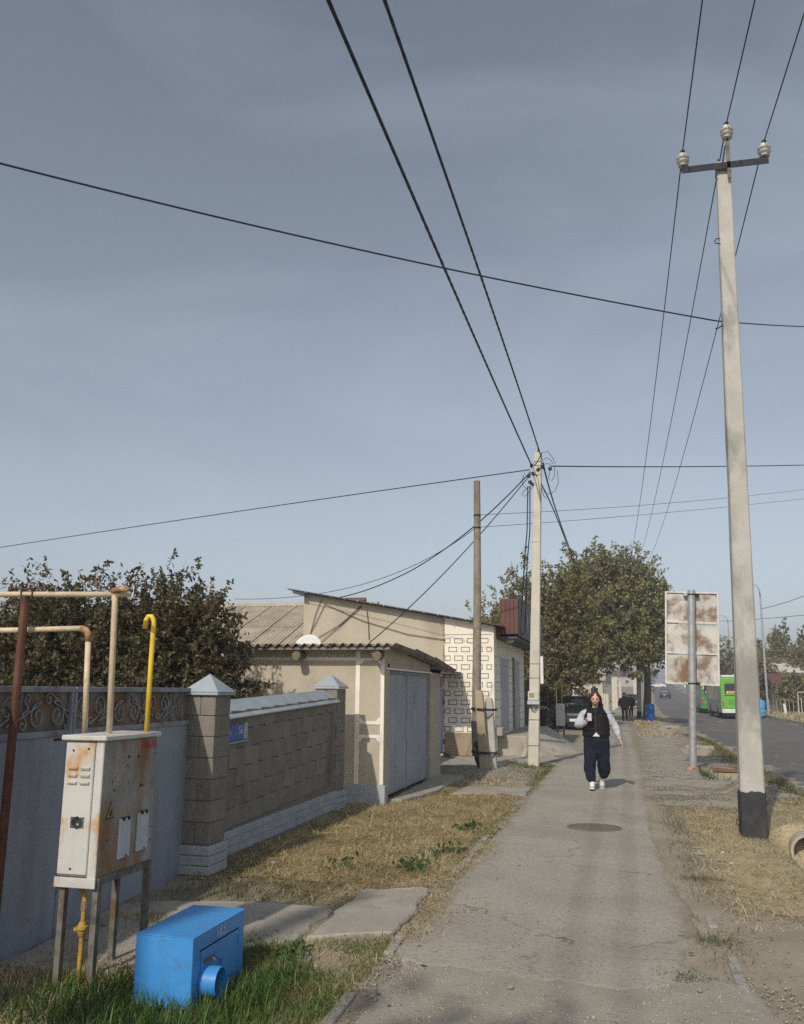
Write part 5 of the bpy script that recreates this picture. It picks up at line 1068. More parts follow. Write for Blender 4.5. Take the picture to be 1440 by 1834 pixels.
def leaf_litter(name,label,P,size,mat):
    V,F=leaves_np(P,size,0.,.6); V[:,2]=np.repeat(P[:,2],4)+np.abs(V[:,2]-np.repeat(P[:,2],4))*.25; return tag(big_mesh(name,V,F,mat),label,'leaves',kind='stuff')
leaf_litter('fallen_leaves','brown fallen leaves scattered along the pavement edges',np.concatenate([scatter(-1.9,-1.1,4.6,14,150,None,.006),scatter(.1,1.6,5,15,90,None,.004),scatter(-1.4,.4,5.8,22,40,None,.016),scatter(-3.8,-2.0,5,13,170,None,.02)]),.045,M['leafbrown'])
# pebbles on the worn path, litter
def stones(name,label,P,size,mat):
    base=np.array([(1,0,0),(-1,0,0),(0,1,0),(0,-1,0),(0,0,1),(0,0,-1)],float); fc=np.array([(0,2,4),(2,1,4),(1,3,4),(3,0,4),(2,0,5),(1,2,5),(3,1,5),(0,3,5)])
    n=len(P); s=size*rng.uniform(.35,1.5,(n,1,1))*np.array([1,.8,.5])*rng.uniform(.7,1.3,(n,1,3)); a=rng.uniform(0,6.28,n); c,s2=np.cos(a),np.sin(a)
    B=base[None]*s; B=B+rng.normal(size=B.shape)*size*.12; X=B[:,:,0]*c[:,None]-B[:,:,1]*s2[:,None]; Yq=B[:,:,0]*s2[:,None]+B[:,:,1]*c[:,None]; V=np.stack([X,Yq,B[:,:,2]],2)+P[:,None,:]
    F=(fc[None]+np.arange(n)[:,None,None]*6).reshape(-1,3); return tag(big_mesh(name,V.reshape(-1,3),F,mat),label,'stones',kind='stuff')
stones('pebbles','loose pebbles strewn over the worn end of the path',np.concatenate([scatter(-1.45,.9,4.2,5.9,5200,lambda X,Y: np.clip(1.4*nz2(X,Y,2.5,1.)-.1,0,1),.004),scatter(.3,1.2,4.2,7.5,600,None,-.008),scatter(-1.5,-1.2,5.2,6.4,500,None,.006)]),.0085,M['stone'])
stones('pebbles','gravel scattered over the trodden ground on the right',np.concatenate([scatter(.4,2.4,14.3,30,4200,lambda X,Y: np.clip(nz2(X,Y,1.2,1.),0,1),.004),scatter(-4.4,-1.7,17.6,20.4,3000,None,.006)]),.016,M['stone'])
for i,(px,py,lb) in enumerate(((1295,1527,'crumpled white litter left of the near pole, larger piece'),(1310,1546,'crumpled white litter scrap below the near pole'),(1253,1774,'flat pale stone on the worn path at lower right'),(915,1768,'small pale stone on the worn path in the tree shadow'),(735,1623,'white pebble on the dead grass beside the slab'),(490,1545,'grey stone lying in the hay'))):
    p=G(px,py,.015); m=MB(); 
    k_=.55 if i<5 else .8
    m.lathe([(.001,-.02*k_),(.028*k_,-.012*k_),(.035*k_,.0),(.024*k_,.014*k_),(.001,.02*k_)],p,(random.uniform(-.3,.3),.2,1),7); o=m.build('litter' if i<2 else 'stone',M['litter'] if i<2 else M['kerb'],None); tag(o,lb,'litter' if i<2 else 'stone')
for v in (bpy.data.objects['stone'],): v.scale=(1,1,1)

# ------------------------------------------------------------------ people
def bake(o, vox=None, sm=0):
    if vox:
        r=o.modifiers.new('r','REMESH'); r.mode='VOXEL'; r.voxel_size=vox; r.use_smooth_shade=True
    if sm:
        q=o.modifiers.new('s','SMOOTH'); q.factor=.5; q.iterations=sm
    bpy.context.view_layer.update()
    me=bpy.data.meshes.new_from_object(o.evaluated_get(bpy.context.evaluated_depsgraph_get())); o.modifiers.clear(); o.data=me; me.shade_smooth(); return o
def ell(c,rx,ry,n=20,tx=0.,ty=0.):
    return [Vector((c[0]+rx*math.cos(2*math.pi*i/n),c[1]+ry*math.sin(2*math.pi*i/n),c[2]+tx*math.cos(2*math.pi*i/n)+ty*math.sin(2*math.pi*i/n))) for i in range(n)]
def wrinkle(o, amp, sx, sy, sz, seed=0):
    me=o.data
    for v in me.vertices:
        p=v.co; k=mnoise.noise((p.x*sx+seed,p.y*sy,p.z*sz))+.5*mnoise.noise((p.x*sx*2.3,p.y*sy*2.3+seed,p.z*sz*2.3)); v.co=p+v.normal*amp*k
def limb(pts, rs, n=14):
    return MB().tube(pts, rs, n)
def join(*ms):
    r=MB()
    for m in ms:
        k=len(r.v); r.v+=m.v; r.f+=[tuple(i+k for i in f) for f in m.f]
    return r
def sphere(c,rx,ry,rz,n=16,m_=10,fn=None):
    rings=[]
    for i in range(m_+1):
        th=math.pi*i/m_; rr=max(math.sin(th),.02); ring=[]
        for j in range(n):
            a=2*math.pi*j/n; p=Vector((rr*math.cos(a),rr*math.sin(a),-math.cos(th)))
            if fn: p=fn(p)
            ring.append(Vector(c)+Vector((p.x*rx,p.y*ry,p.z*rz)))
        rings.append(ring)
    return MB().loft(rings)
def headfn(p):
    # face looks towards -Y: flatten, add nose, sink eyes, narrow jaw
    q=p.copy()
    if p.z<0: k=1-.28*(-p.z)**1.4; q.x*=k; q.y*=1-.10*(-p.z)
    if p.y<0:
        f=max(0,-p.y)
        q.y-= .22*math.exp(-((p.x/.16)**2+((p.z+.12)/.16)**2))*f
        q.y+= .10*math.exp(-(((abs(p.x)-.38)/.2)**2+((p.z-.08)/.12)**2))*f
        q.y-= .06*math.exp(-((p.x/.3)**2+((p.z+.48)/.12)**2))*f
        q.y-= .08*math.exp(-((p.x/.3)**2+((p.z+.85)/.2)**2))*f
    return q
def hand_mesh(w, d, palmn, curl, s=1.0, thumb=1):
    """w wrist, d direction of the fingers, palmn palm normal; five fingers of unequal length, bent by curl"""
    w=Vector(w); d=Vector(d).normalized(); pn=Vector(palmn).normalized(); sd=d.cross(pn).normalized()
    out=[MB().loft([[w+d*t*s+sd*(a*math.cos(k))*s+pn*(b*math.sin(k))*s for k in [2*math.pi*i/12 for i in range(12)]] for t,a,b in ((-.02,.024,.018),(.02,.032,.016),(.06,.042,.015),(.09,.043,.013),(.10,.038,.010))])]
    for i,(off,ln) in enumerate(((-.032,.070),(-.011,.080),(.011,.075),(.031,.058))):
        p=w+d*.085*s+sd*off*s; dd=d.copy(); pts=[p]; 
        for seg in (.42,.33,.25):
            pts.append(pts[-1]+dd*ln*seg*s); dd=(Matrix.Rotation(curl,3,sd)@dd)
        out.append(MB().tube(pts,[.0095*s,.009*s,.008*s,.0065*s],8))
    p=w+d*.025*s-sd*.03*s*thumb; dd=(d*.6-sd*.8*thumb+pn*.25).normalized()
    pts=[p,p+dd*.035*s]; dd2=(d*.8-sd*.25*thumb+pn*.45).normalized(); pts+= [pts[-1]+dd2*.028*s,pts[-1]+dd2*.052*s]
    out.append(MB().tube(pts,[.013*s,.011*s,.0095*s,.007*s],8)); return join(*out)

PW=Vector((-.42,16.35,.012))
wm=thing('person','person in black padded vest and navy baggy trousers walking and looking at a phone','person',tuple(PW))
def W(x,y,z): return PW+Vector((x,y,z))
# joints (image left is -X): right hand raised with the phone, left arm swinging out
hip=.86
RF,LF=W(-.085,-.20,.05),W(.07,.20,.095)
rk,lk=W(-.105,-.13,.47),W(.085,.02,.46)
sR,sL=W(-.185,.0,1.255),W(.185,.02,1.255)
eR,eL=W(-.30,-.02,1.06),W(.31,.05,1.07)
hR,hL=W(-.155,-.20,1.13),W(.395,.03,.84)
hc=W(.005,-.075,1.52); tilt=Matrix.Rotation(R(15),3,'X')
head=sphere((0,0,0),.078,.098,.120,28,20,headfn)
head.v=[tuple(hc+tilt@Vector(v)) for v in head.v]
ears=join(*[sphere(tuple(hc+tilt@Vector((sx*.074,.01,-.005))),.010,.018,.028,8,6) for sx in (-1,1)])
neck=limb([W(0,.0,1.30),W(0,-.01,1.40),hc+Vector((0,.02,-.06))],[.062,.05,.05])
torso=MB().loft([ell(W(0,0,z),a,b,20) for z,a,b in ((.80,.15,.11),(.92,.15,.11),(1.05,.14,.10),(1.2,.16,.105),(1.30,.15,.09),(1.35,.07,.06))])
arms=join(limb([sR,eR,hR],[.05,.042,.028]),limb([sL,eL,hL],[.05,.042,.028]))
legs=join(limb([W(-.08,.0,.84),rk,RF+Vector((0,.02,.03))],[.085,.062,.04]),limb([W(.08,.0,.84),lk,LF+Vector((0,.02,.03))],[.085,.062,.04]))
hndR=hand_mesh(hR,(.55,-.35,.65),(.25,-.75,-.55),.55,1.0,1); hndL=hand_mesh(hL,(.35,-.10,-.92),(-.9,-.1,-.35),.28,1.0,-1)
o=join(head,ears,neck,torso,arms,legs,hndR,hndL).build('body',M['skin'],wm); bake(o,.0065,1)
# facial features
for sx in (-1,1):
    MB().tube([hc+tilt@Vector((sx*.014,-.094,.022)),hc+tilt@Vector((sx*.030,-.095,.030)),hc+tilt@Vector((sx*.050,-.083,.024))],[.004,.005,.003],6).build('eyebrow',M['hair'],wm)
    sphere(tuple(hc+tilt@Vector((sx*.030,-.083,.008))),.011,.005,.0035,8,6).build('eye',M['hair'],wm)
sphere(tuple(hc+tilt@Vector((0,-.098,-.058))),.022,.008,.006,10,6).build('mouth',pm('lips',(.40,.17,.13),rough=.5,bump=0),wm,smooth=True)
# hair: cap plus gathered volume behind and long sides
def hairfn(p):
    q=p.copy(); f=1+.05*math.sin(p.x*9+p.z*5)
    if p.y<-.05 and p.z<.62: q.y*=.25; q.x*=.97
    return q*f
hr=sphere((0,.024,.022),.088,.106,.116,26,18,hairfn); hr.v=[tuple(hc+tilt@Vector(v)) for v in hr.v]
hb=sphere((0,.085,-.03),.085,.06,.11,16,10); hb.v=[tuple(hc+tilt@Vector(v)) for v in hb.v]
lk1=limb([hc+tilt@Vector((-.030,-.072,.108)),hc+tilt@Vector((-.074,-.052,.07)),hc+tilt@Vector((-.094,.0,-.0)),hc+tilt@Vector((-.092,.03,-.07))],[.02,.024,.022,.018],8)
lk2=limb([hc+tilt@Vector((.030,-.072,.108)),hc+tilt@Vector((.074,-.052,.07)),hc+tilt@Vector((.094,.0,-.0)),hc+tilt@Vector((.094,.03,-.08))],[.02,.024,.024,.02],8)
bn=limb([hc+tilt@Vector((-.035,-.072,.105)),hc+tilt@Vector((0,-.075,.112)),hc+tilt@Vector((.035,-.072,.105))],[.016,.02,.016],8)
bl2=limb([hc+Vector((.05,.06,-.05)),hc+Vector((.075,.03,-.14)),hc+Vector((.08,-.01,-.2))],[.05,.04,.02],10)
o=join(hr,hb,lk1,lk2).build('hair',M['hair'],wm); bake(o,.008,1); wrinkle(o,.006,60,60,14)
# padded vest
vrings=[]
for z,a,b in ((.875,.222,.155),(.90,.236,.168),(.94,.234,.165),(.965,.228,.158),(1.00,.238,.168),(1.06,.234,.162),(1.085,.228,.155),(1.12,.235,.160),(1.19,.228,.152),(1.215,.222,.145),(1.26,.215,.140),(1.31,.185,.120),(1.345,.13,.10),(1.37,.10,.095)):
    vrings.append(ell(W(.0,.0,z),a,b,36))
vs_=MB().loft(vrings)
col=MB(); cr_=[]
for i in range(25):
    a=2*math.pi*i/24; cr_.append(W(.105*math.cos(a),.015+.115*math.sin(a),1.372+.045*math.sin(a)-.012*math.cos(a*2)))
col.tube(cr_,.036,10)
col2=MB(); col2.tube([p+Vector((0,.01 if p.y>PW.y else -.012,-.05)) for p in cr_],.042,10)
hood=sphere(tuple(W(0,.12,1.40)),.135,.075,.115,14,10)
o=join(vs_,col,col2,hood).build('vest',M['vest'],wm); bake(o,.010,2); wrinkle(o,.010,9,9,16,3)
MB().tube([W(0,-.166,.90),W(0,-.170,1.05),W(0,-.158,1.2),W(0,-.15,1.33)],.005,6).build('zip',M['darkmetal'],wm)
# t-shirt hem showing under the vest
ts=MB(); ts.v=[tuple(W(-.055,-.180,.888)),tuple(W(.068,-.180,.888)),tuple(W(.006,-.186,.955)),tuple(W(-.055,-.165,.888)),tuple(W(.068,-.165,.888)),tuple(W(.006,-.165,.955))]; ts.f=[(0,1,2),(3,5,4),(0,2,5,3),(1,4,5,2),(0,3,4,1)]; ts.build('shirt_hem',M['whitecloth'],wm)
# sleeves
def sleeve(s,e,h,nm):
    mid=s.lerp(e,.5)+Vector((-.01 if s.x<PW.x else .01,0,.0)); d=(h-e)
    o=limb([s+Vector((0.09 if s.x<PW.x else -.09,0,.02)),s+Vector((-.01 if s.x<PW.x else .01,0,.005)),mid,e,e+d*.35,e+d*.75,e+d*.90],[.075,.078,.074,.070,.066,.054,.037],16).build('sleeve',M['fleece'],wm); bake(o,.012,2); wrinkle(o,.012,14,14,18,nm); 
    MB().tube([e+d*.88,e+d*.99],[.040,.034],12).build('cuff',M['fleece'],o,smooth=True)
sleeve(sR,eR,hR,1); sleeve(sL,eL,hL,5)
# baggy trousers gathered at the ankle
hipm=MB().loft([ell(W(0,.0,z),a,b,24) for z,a,b in ((.93,.19,.14),(.86,.21,.155),(.78,.22,.16),(.68,.215,.15),(.60,.20,.14),(.54,.15,.10))])
lR=limb([W(-.09,0,.80),W(-.11,-.03,.66),rk+Vector((.0,.0,.03)),W(-.12,-.14,.32),W(-.105,-.15,.20),RF+Vector((0,.02,.075))],[.11,.114,.108,.10,.082,.050],18)
lL=limb([W(.09,0,.80),W(.105,.0,.66),lk+Vector((.02,-.02,.04)),W(.12,.05,.34),W(.105,.09,.255),LF+Vector((.01,.0,.11))],[.11,.114,.11,.102,.09,.052],18)
o=join(hipm,lR,lL).build('trousers',M['navy'],wm); bake(o,.012,2); wrinkle(o,.016,11,11,7,2)
for F_,an in ((RF,-.15),(LF,.0)):
    kd=((rk if F_ is RF else lk)-(F_+Vector((0,.02,.03)))).normalized(); MB().tube([F_+Vector((0,.025,-.01)),F_+Vector((0,.02,.03))+kd*.03,F_+Vector((0,.02,.03))+kd*(.10 if F_ is RF else .13)],[.042,.046,.050],12).build('sock',M['whitecloth'],wm,smooth=True)
    A=Matrix.Rotation(R(-14) if F_ is RF else R(14),3,'X')
    sh=MB().loft([[F_+A@Vector((x*a,.10-y,.0+zz*h)) for x,zz in ((-1,-.8),(-.7,-1),(.7,-1),(1,-.8),(1,.2),(.6,.9),(-.6,.9),(-1,.2))] for y,a,h in ((.0,.022,.03),(.02,.036,.045),(.08,.038,.05),(.14,.042,.044),(.20,.044,.036),(.25,.034,.028),(.27,.018,.018))])
    o=sh.build('shoe',M['shoe'],wm,smooth=True); 
    MB().loft([[F_+A@Vector((x*a*1.06,.10-y,-.047+zz*.010)) for x,zz in ((-1,-1),(1,-1),(1,1),(-1,1))] for y,a in ((-.003,.024),(.02,.038),(.08,.038),(.14,.043),(.20,.045),(.25,.036),(.275,.020))]).build('sole',M['buswhite'],o)
ph=thing('phone','smartphone held up in the walking person\'s hand','phone',tuple(hR+Vector((.05,-.06,.06))))
MB().box(hR+Vector((.058,-.075,.085)),(.072,.010,.145),Matrix.Rotation(R(-28),4,'X')@Matrix.Rotation(R(8),4,'Z')).build('phone_body',M['phone'],ph,bevel=.004)

def walker(label, loc, h, hw=1.0):
    s=h/1.65; B=Vector(loc); Q=lambda x,y,z: B+Vector((x*s*hw,y*s,z*s))
    t=thing('person',label,'person',tuple(loc))
    b=join(sphere(tuple(Q(0,0,1.53)),.08*s,.10*s,.12*s,14,10),limb([Q(0,0,1.3),Q(0,0,1.45)],[.06*s,.055*s]),MB().loft([ell(Q(0,0,z),a*s,bb*s,16) for z,a,bb in ((.8,.15,.11),(1.05,.15,.11),(1.3,.17,.11),(1.36,.08,.07))]),
      limb([Q(-.08,0,.84),Q(-.09,.02,.45),Q(-.09,-.02,.06)],[.08*s,.06*s,.04*s],10),limb([Q(.08,0,.84),Q(.09,-.06,.46),Q(.09,.10,.10)],[.08*s,.06*s,.04*s],10),limb([Q(-.19,0,1.3),Q(-.26,.02,1.05),Q(-.27,-.06,.82)],[.05*s,.045*s,.035*s],10),limb([Q(.19,0,1.3),Q(.26,.04,1.05),Q(.26,.0,.82)],[.05*s,.045*s,.035*s],10),
      hand_mesh(Q(-.27,-.06,.82),(0,-.2,-1),(1,0,0),.3,s,1),hand_mesh(Q(.26,0,.82),(0,-.1,-1),(-1,0,0),.3,s,-1)).build('body',M['skin'],t); bake(b,.014,1)
    c=join(MB().loft([ell(Q(0,0,z),a*s*hw,bb*s,18) for z,a,bb in ((.72,.21,.16),(.85,.22,.165),(1.05,.22,.165),(1.28,.215,.15),(1.36,.14,.11),(1.40,.09,.09))]),limb([Q(-.17,0,1.32),Q(-.27,.02,1.05),Q(-.275,-.05,.86)],[.09*s,.08*s,.06*s],12),limb([Q(.17,0,1.32),Q(.27,.04,1.05),Q(.265,0,.86)],[.09*s,.08*s,.06*s],12),sphere(tuple(Q(0,.03,1.42)),.11*s,.10*s,.10*s,12,8)).build('jacket',M['blackcloth'],t); bake(c,.016,2)
    l=join(MB().loft([ell(Q(0,0,z),a*s,bb*s,14) for z,a,bb in ((.9,.17,.13),(.76,.18,.14))]),limb([Q(-.085,0,.82),Q(-.09,.02,.45),Q(-.09,-.02,.07)],[.10*s,.078*s,.06*s],12),limb([Q(.085,0,.82),Q(.09,-.06,.46),Q(.09,.10,.12)],[.10*s,.078*s,.06*s],12)).build('trousers',M['blackcloth'],t); bake(l,.016,1)
    for x,y,z in ((-.09,-.04,.04),(.09,.09,.08)): sphere(tuple(Q(x,y,z)),.05*s,.13*s,.045*s,10,6).build('shoe',M['blackcloth'],t,smooth=True)
    hr=sphere(tuple(Q(0,.012,1.55)),.092*s,.11*s,.118*s,14,10).build('hood',M['blackcloth'],t,smooth=True)
walker('person in black hooded coat on the pavement under the tree shade',(.26,54.6,.012),1.62,1.12)
walker('smaller person in dark clothes walking beside the parked dark car',(.72,64.5,.012),1.5)

# ------------------------------------------------------------------ vehicles
def car(label, loc, rz, paint, group=None, L_=4.4, Wd=1.74, H=1.45, suv=False):
    t=thing('parked_car' if 'park' in label else 'car',label,'car',tuple(loc),group); t.rotation_euler=(0,0,rz)
    # built along local +X forward
    def prof(side):
        if suv: return [(-2.15,.35),(-2.2,.75),(-2.12,1.0),(-1.95,1.5),(-1.7,1.62),(.2,1.62),(.85,1.05),(1.95,.95),(2.15,.75),(2.18,.38)]
        return [(-2.15,.35),(-2.2,.72),(-2.1,.95),(-1.55,1.0),(-.95,1.40),(-.5,1.45),(.25,1.42),(.95,.98),(1.9,.86),(2.14,.70),(2.18,.36)]
    k=H/(1.62 if suv else 1.45); sx=L_/4.4
    pr_=[(x*sx,z*k) for x,z in prof(0)]
    rings=[]
    for f,ins,dz in ((-1,.06,-.03),(-.97,.0,.0),(.97,.0,.0),(1,.06,-.03)):
        ring=[]
        for x,z in pr_:
            tum=max(0,(z-.95*k))*.28
            ring.append(Vector((x*(1-ins*.25),f*(Wd/2-tum)*(1-abs(ins)*.3),z+(dz if z>.5 else 0))))
        rings.append(ring)
    off=wloc(t); 
    def B(m,name,mat,par=t,**kw):
        m.v=[(x+off.x,y+off.y,z+off.z) for x,y,z in m.v]; return m.build(name,mat,par,**kw)
    B(MB().loft(rings),'body',paint,smooth=40)
    zt=(1.36 if not suv else 1.5)*k; zl=(1.02 if not suv else 1.1)*k; yw=Wd/2-.02
    fx,rx=(.42,.90) if not suv else (.28,.72)
    def quadglass(p): 
        m=MB(); m.prism(p,(.015,0,.012)); B(m,'window',M['glass'])
    quadglass([(rx*sx+.03,-.62,zl),(rx*sx+.03,.62,zl),(fx*sx-.02,.50,zt),(fx*sx-.02,-.50,zt)])
    rr0,rr1=(-1.50,-1.02) if not suv else (-2.06,-1.98)
    m=MB(); m.prism([(rr0*sx-.03,-.62,zl),(rr0*sx-.03,.62,zl),(rr1*sx-.01,.50,zt-.01),(rr1*sx-.01,-.50,zt-.01)],(-.015,0,.012)); B(m,'window',M['glass'])
    for s_ in (-1,1):
        m=MB(); m.prism([(-1.2*sx,s_*(yw+.004),zl),(.72*sx,s_*(yw+.004),zl),(.22*sx,s_*(yw-.085),zt-.01),(-.72*sx,s_*(yw-.085),zt-.01)],(0,s_*.008,.003)); B(m,'window',M['glass'])
        for x in (-1.32,1.30):
            wloc_=(x*sx,s_*(Wd/2-.12),.31)
            w_=B(MB().lathe([(.18,-.02),(.27,-.01),(.31,.02),(.31,.16),(.27,.2),(.18,.21)],(wloc_[0],wloc_[1]-s_*.07,wloc_[2]),(0,s_,0),18),'wheel',M['rubber'],smooth=40)
            B(MB().lathe([(.02,.0),(.19,.0),(.19,.012),(.02,.03)],(wloc_[0],wloc_[1]+s_*.125,wloc_[2]),(0,s_,0),14),'rim',M['chrome'],w_)
        B(sphere((2.08*sx,s_*.62,.68*k),.09,.17,.075,10,8),'headlight',M['headlamp'],smooth=True)
        B(MB().box((-2.17*sx,s_*.66,.78*k),(.07,.26,.15)),'tail_lamp',M['lampred'],bevel=.02)
        B(MB().box((.72*sx,s_*(Wd/2+.07),1.0*k),(.10,.16,.11)),'mirror',paint,bevel=.02)
    B(MB().box((2.16*sx,0,.42),(.04,.52,.12)),'number_plate',M['plate'],bevel=.004); B(MB().box((-2.20*sx,0,.62),(.04,.52,.12)),'number_plate',M['plate'],bevel=.004)
    B(MB().box((2.13*sx,0,.66*k),(.08,.70,.11)),'grille',M['chrome'],bevel=.01); B(MB().box((2.16*sx,0,.30),(.10,Wd-.2,.13)),'bumper',M['rubber'],bevel=.02)
    return t
car('black car parked in the tree shade behind the walking person',(-1.85,43.2,0),R(-92),M['carblack'],'cars along the street')
car('dark blue car parked facing the viewer beyond the pedestrians',(1.15,101,0),R(-90),M['carblue'],'cars along the street')
car('dark car driving away on the far stretch of road',(8.0,170,float(gz(8.,170.))+.01),R(84),M['carblack'],'cars along the street',suv=True,L_=4.3,H=1.55)
car('white car crossing side-on where the road ends',(11.3,280,float(gz(11.3,280.))+.25),R(172),M['carwhite'],'cars along the street')
car('dark car far off at the left edge of the road end',(7.6,236,float(gz(7.6,236.))+.02),R(-96),M['carblue'],'cars along the street')

def bus(label, loc, green, lower, first=True):
    t=thing('city_bus',label,'bus',tuple(loc),'green buses on the road'); o_=Vector(loc); Wd,L_,H=2.5,11.0,2.95
    def S(a,b): return (o_+Vector(a),o_+Vector(b))
    MB().span(*S((0.0,0.01,.42),(Wd,L_,H))).build('body',M['busgrey'],t,bevel=.09,seg=3)
    MB().span(*S((.02,-.03,.72),(Wd-.02,.06,H-.02))).build('rear_panel',green,t,bevel=.07,seg=3)
    MB().span(*S((.06,-.07,.42),(Wd-.06,.05,.715))).build('rear_bumper',lower,t,bevel=.04,seg=2)
    MB().span(*S((.30,-.05,1.78),(Wd-.30,-.025,2.50))).build('rear_window',M['glass'],t,bevel=.02)
    MB().span(*S((.28,-.065,1.66),(Wd-.28,-.03,1.69))).build('hood_seam',M['dark'],t)
    MB().span(*S((.42,-.056,1.80),(Wd-.5,-.0505,1.97))).build('notice_strip',M['buswhite'],t); MB().span(*S((.50,-.060,1.82),(.95,-.0565,1.95))).build('notice_sticker',M['orange'],t)
    for k in range(3): MB().span(*S((.55,-.036,1.05+k*.12),(1.95,-.030,1.10+k*.12))).build('engine_grille',M['busgreen2'],t)
    for x in (.16,Wd-.16):
        for k,z in enumerate((.98,1.16,1.34)): MB().lathe([(.065,0),(.055,.025)],o_+Vector((x,-.03,z)),(0,-1,0),10).build('tail_lamp',M['lampred'] if k<2 else M['orange'],t)
    MB().span(*S((.3,.1,.22),(Wd-.3,L_-.2,.43))).build('underbody',M['rubber'],t)
    MB().span(*S((-.012,1.2,1.35),(.0,L_-1.0,2.45))).build('side_windows',M['glass'],t)
    for y in (.9,3.1,8.9): MB().span(*S((-.018,y,.45),(-.001,y+1.0,2.5))).build('side_door',M['busgrey'],t,bevel=.01)
    for y in (2.6,8.0):
        for x in (.12,Wd-.38): 
            w_=MB().lathe([(.3,0),(.46,.02),(.48,.05),(.48,.22),(.46,.26),(.3,.26)],o_+Vector((x-.14,y,.48)),(1,0,0),18).build('wheel',M['rubber'],t,smooth=40)
    MB().span(*S((.3,1.5,H),(Wd-.3,4.2,H+.18))).build('roof_unit',lower,t,bevel=.05)
    if first:
        MB().span(*S((.4,-.055,2.60),(Wd-.4,-.031,2.80))).build('route_panel',green,t,bevel=.01)
    else:
        text('5',.55,tuple(o_+Vector((.22,-.055,2.35))),RY,M['buswhite'],t)
        MB().span(*S((.35,-.04,.95),(1.3,-.031,1.08))).build('advert_sticker',M['orange'],t)
    MB().span(*S((.95,-.09,.47),(1.5,-.071,.59))).build('number_plate',M['plate'],t)
bus('near bright green city bus with white rear bumper, seen from behind',(7.05,69,-.165),M['busgreen'],M['buswhite'])
bus('farther dark green bus with number 5, half hidden by the sign board',(7.1,86,-.165),M['busgreen2'],M['busgreen2'],False)

# ------------------------------------------------------------------ lamps, barrels, far cabinet, fences, houses
def lamp(label,x,y,h,arm):
    t=thing('street_lamp',label,'street lamp',(x,y,0),'street lamps across the road')
    MB().tube([(x,y,-.2),(x,y,h*.5),(x,y,h)],[.10,.085,.06],10).build('post',M['galv'],t,smooth=40)
    MB().tube([(x,y,h),(x-.03,y,h+.5),(x-.2,y,h+.85),(x-.6,y,h+1.02),(x-arm,y,h+1.05)],[.055,.05,.045,.04,.04],8).build('arm',M['galv'],t,smooth=True)
    MB().box((x-arm-.25,y,h+1.03),(.62,.22,.09)).build('lantern',M['galv'],t,bevel=.03)
lamp('near grey street lamp with curved arm, right of the near pole',10.85,73.5,9.0,1.1); lamp('farther grey street lamp rising behind the green bus',13.1,115,9.9,1.1)
wire('thin wire from the near street lamp to the right edge',qfit((10.85,73.5,8.05),at(1410,1078,72),at(1500,1040,70)),.022); wire('lower thin wire behind the poles to the right edge',qfit(at(1290,1107,110),at(1370,1108,80),at(1500,1096,70)),.022)
def barrel(label,x,y,mat,h=.95,r=.31):
    t=thing('barrel',label,'barrel',(x,y,0),'blue plastic barrels by the road')
    MB().lathe([(r*.9,0),(r,.03),(r,.28),(r*1.04,.30),(r*1.04,.33),(r,.35),(r,.62),(r*1.04,.64),(r*1.04,.67),(r,.69),(r,h-.06),(r*.86,h)],(x,y,0),n=22).build('drum',mat,t,smooth=40)
    MB().lathe([(r*.35,h),(r*.35,h+.07),(r*.2,h+.08)],(x,y,0),n=12).build('neck',mat,t)
barrel('deep blue barrel at the tree trunk on the pavement side',1.72,56.2,M['barrelblue'],.98,.27); barrel('light blue barrel at the foot of the near street lamp',10.25,72.6,M['barrelsky'],1.15,.29)
fc=thing('gas_cabinet','small white gas cabinet on dark legs beside the parked black car','cabinet',(-2.13,33.9,0))
MB().span((-2.28,33.7,.43),(-1.98,34.1,1.22)).build('cabinet_body',M['paleplastic'],fc,bevel=.01)
for x in (-2.26,-2.04):
    for y in (33.72,34.03): MB().span((x,y,-.1),(x+.05,y+.05,.43)).build('leg',M['steelleg'],fc)
MB().tube([(-2.06,33.9,1.2),(-2.06,33.9,2.0)],.018,6).build('pipe',M['dirtyyellow'],fc); MB().tube([(-2.26,33.9,1.2),(-2.26,33.9,1.75),(-2.5,33.9,1.8)],.018,6).build('pipe',M['creampipe'],fc)
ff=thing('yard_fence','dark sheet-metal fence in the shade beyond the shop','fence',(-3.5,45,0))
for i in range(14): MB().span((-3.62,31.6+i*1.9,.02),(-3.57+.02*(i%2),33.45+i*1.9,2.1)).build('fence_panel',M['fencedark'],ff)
cf=thing('cream_fence','cream corrugated metal fence corner behind the walking person','fence',(-1.2,69,0))
for i in range(5): MB().span((-1.75+i*.19,69.0+.02*(i%2),.0),(-1.57+i*.19,69.06+.02*(i%2),1.52)).build('sheet',M['fencecream'],cf,bevel=.01)
for i in range(3): MB().span((-.80,69.1+i*2.2,.0),(-.75,71.2+i*2.2,1.5)).build('sheet',M['fencecream'],cf)
for i,(x,y,h,lb) in enumerate(((-.55,88,3.0,'pale fence pillar beyond the cream fence, nearest'),(-.35,98,3.2,'pale fence pillar beyond the cream fence, middle'),(.1,118,3.0,'pale fence pillar beyond the cream fence, farthest'),(1.75,110,3.4,'pale gate post left of the concrete far pole'),(2.15,128,3.2,'slim pale post beside the far gate post'))):
    t=thing('gate_post',lb,'post',(x,y,float(far_z(y)))); MB().span((x-.14,y,-.1),(x+.14,y+.28,h+float(far_z(y)))).build('post',M['fencecream'],t,bevel=.02); MB().box((x,y+.14,h+.04+float(far_z(y))),(.36,.36,.08)).build('post_cap',M['farwall'],t,bevel=.01)
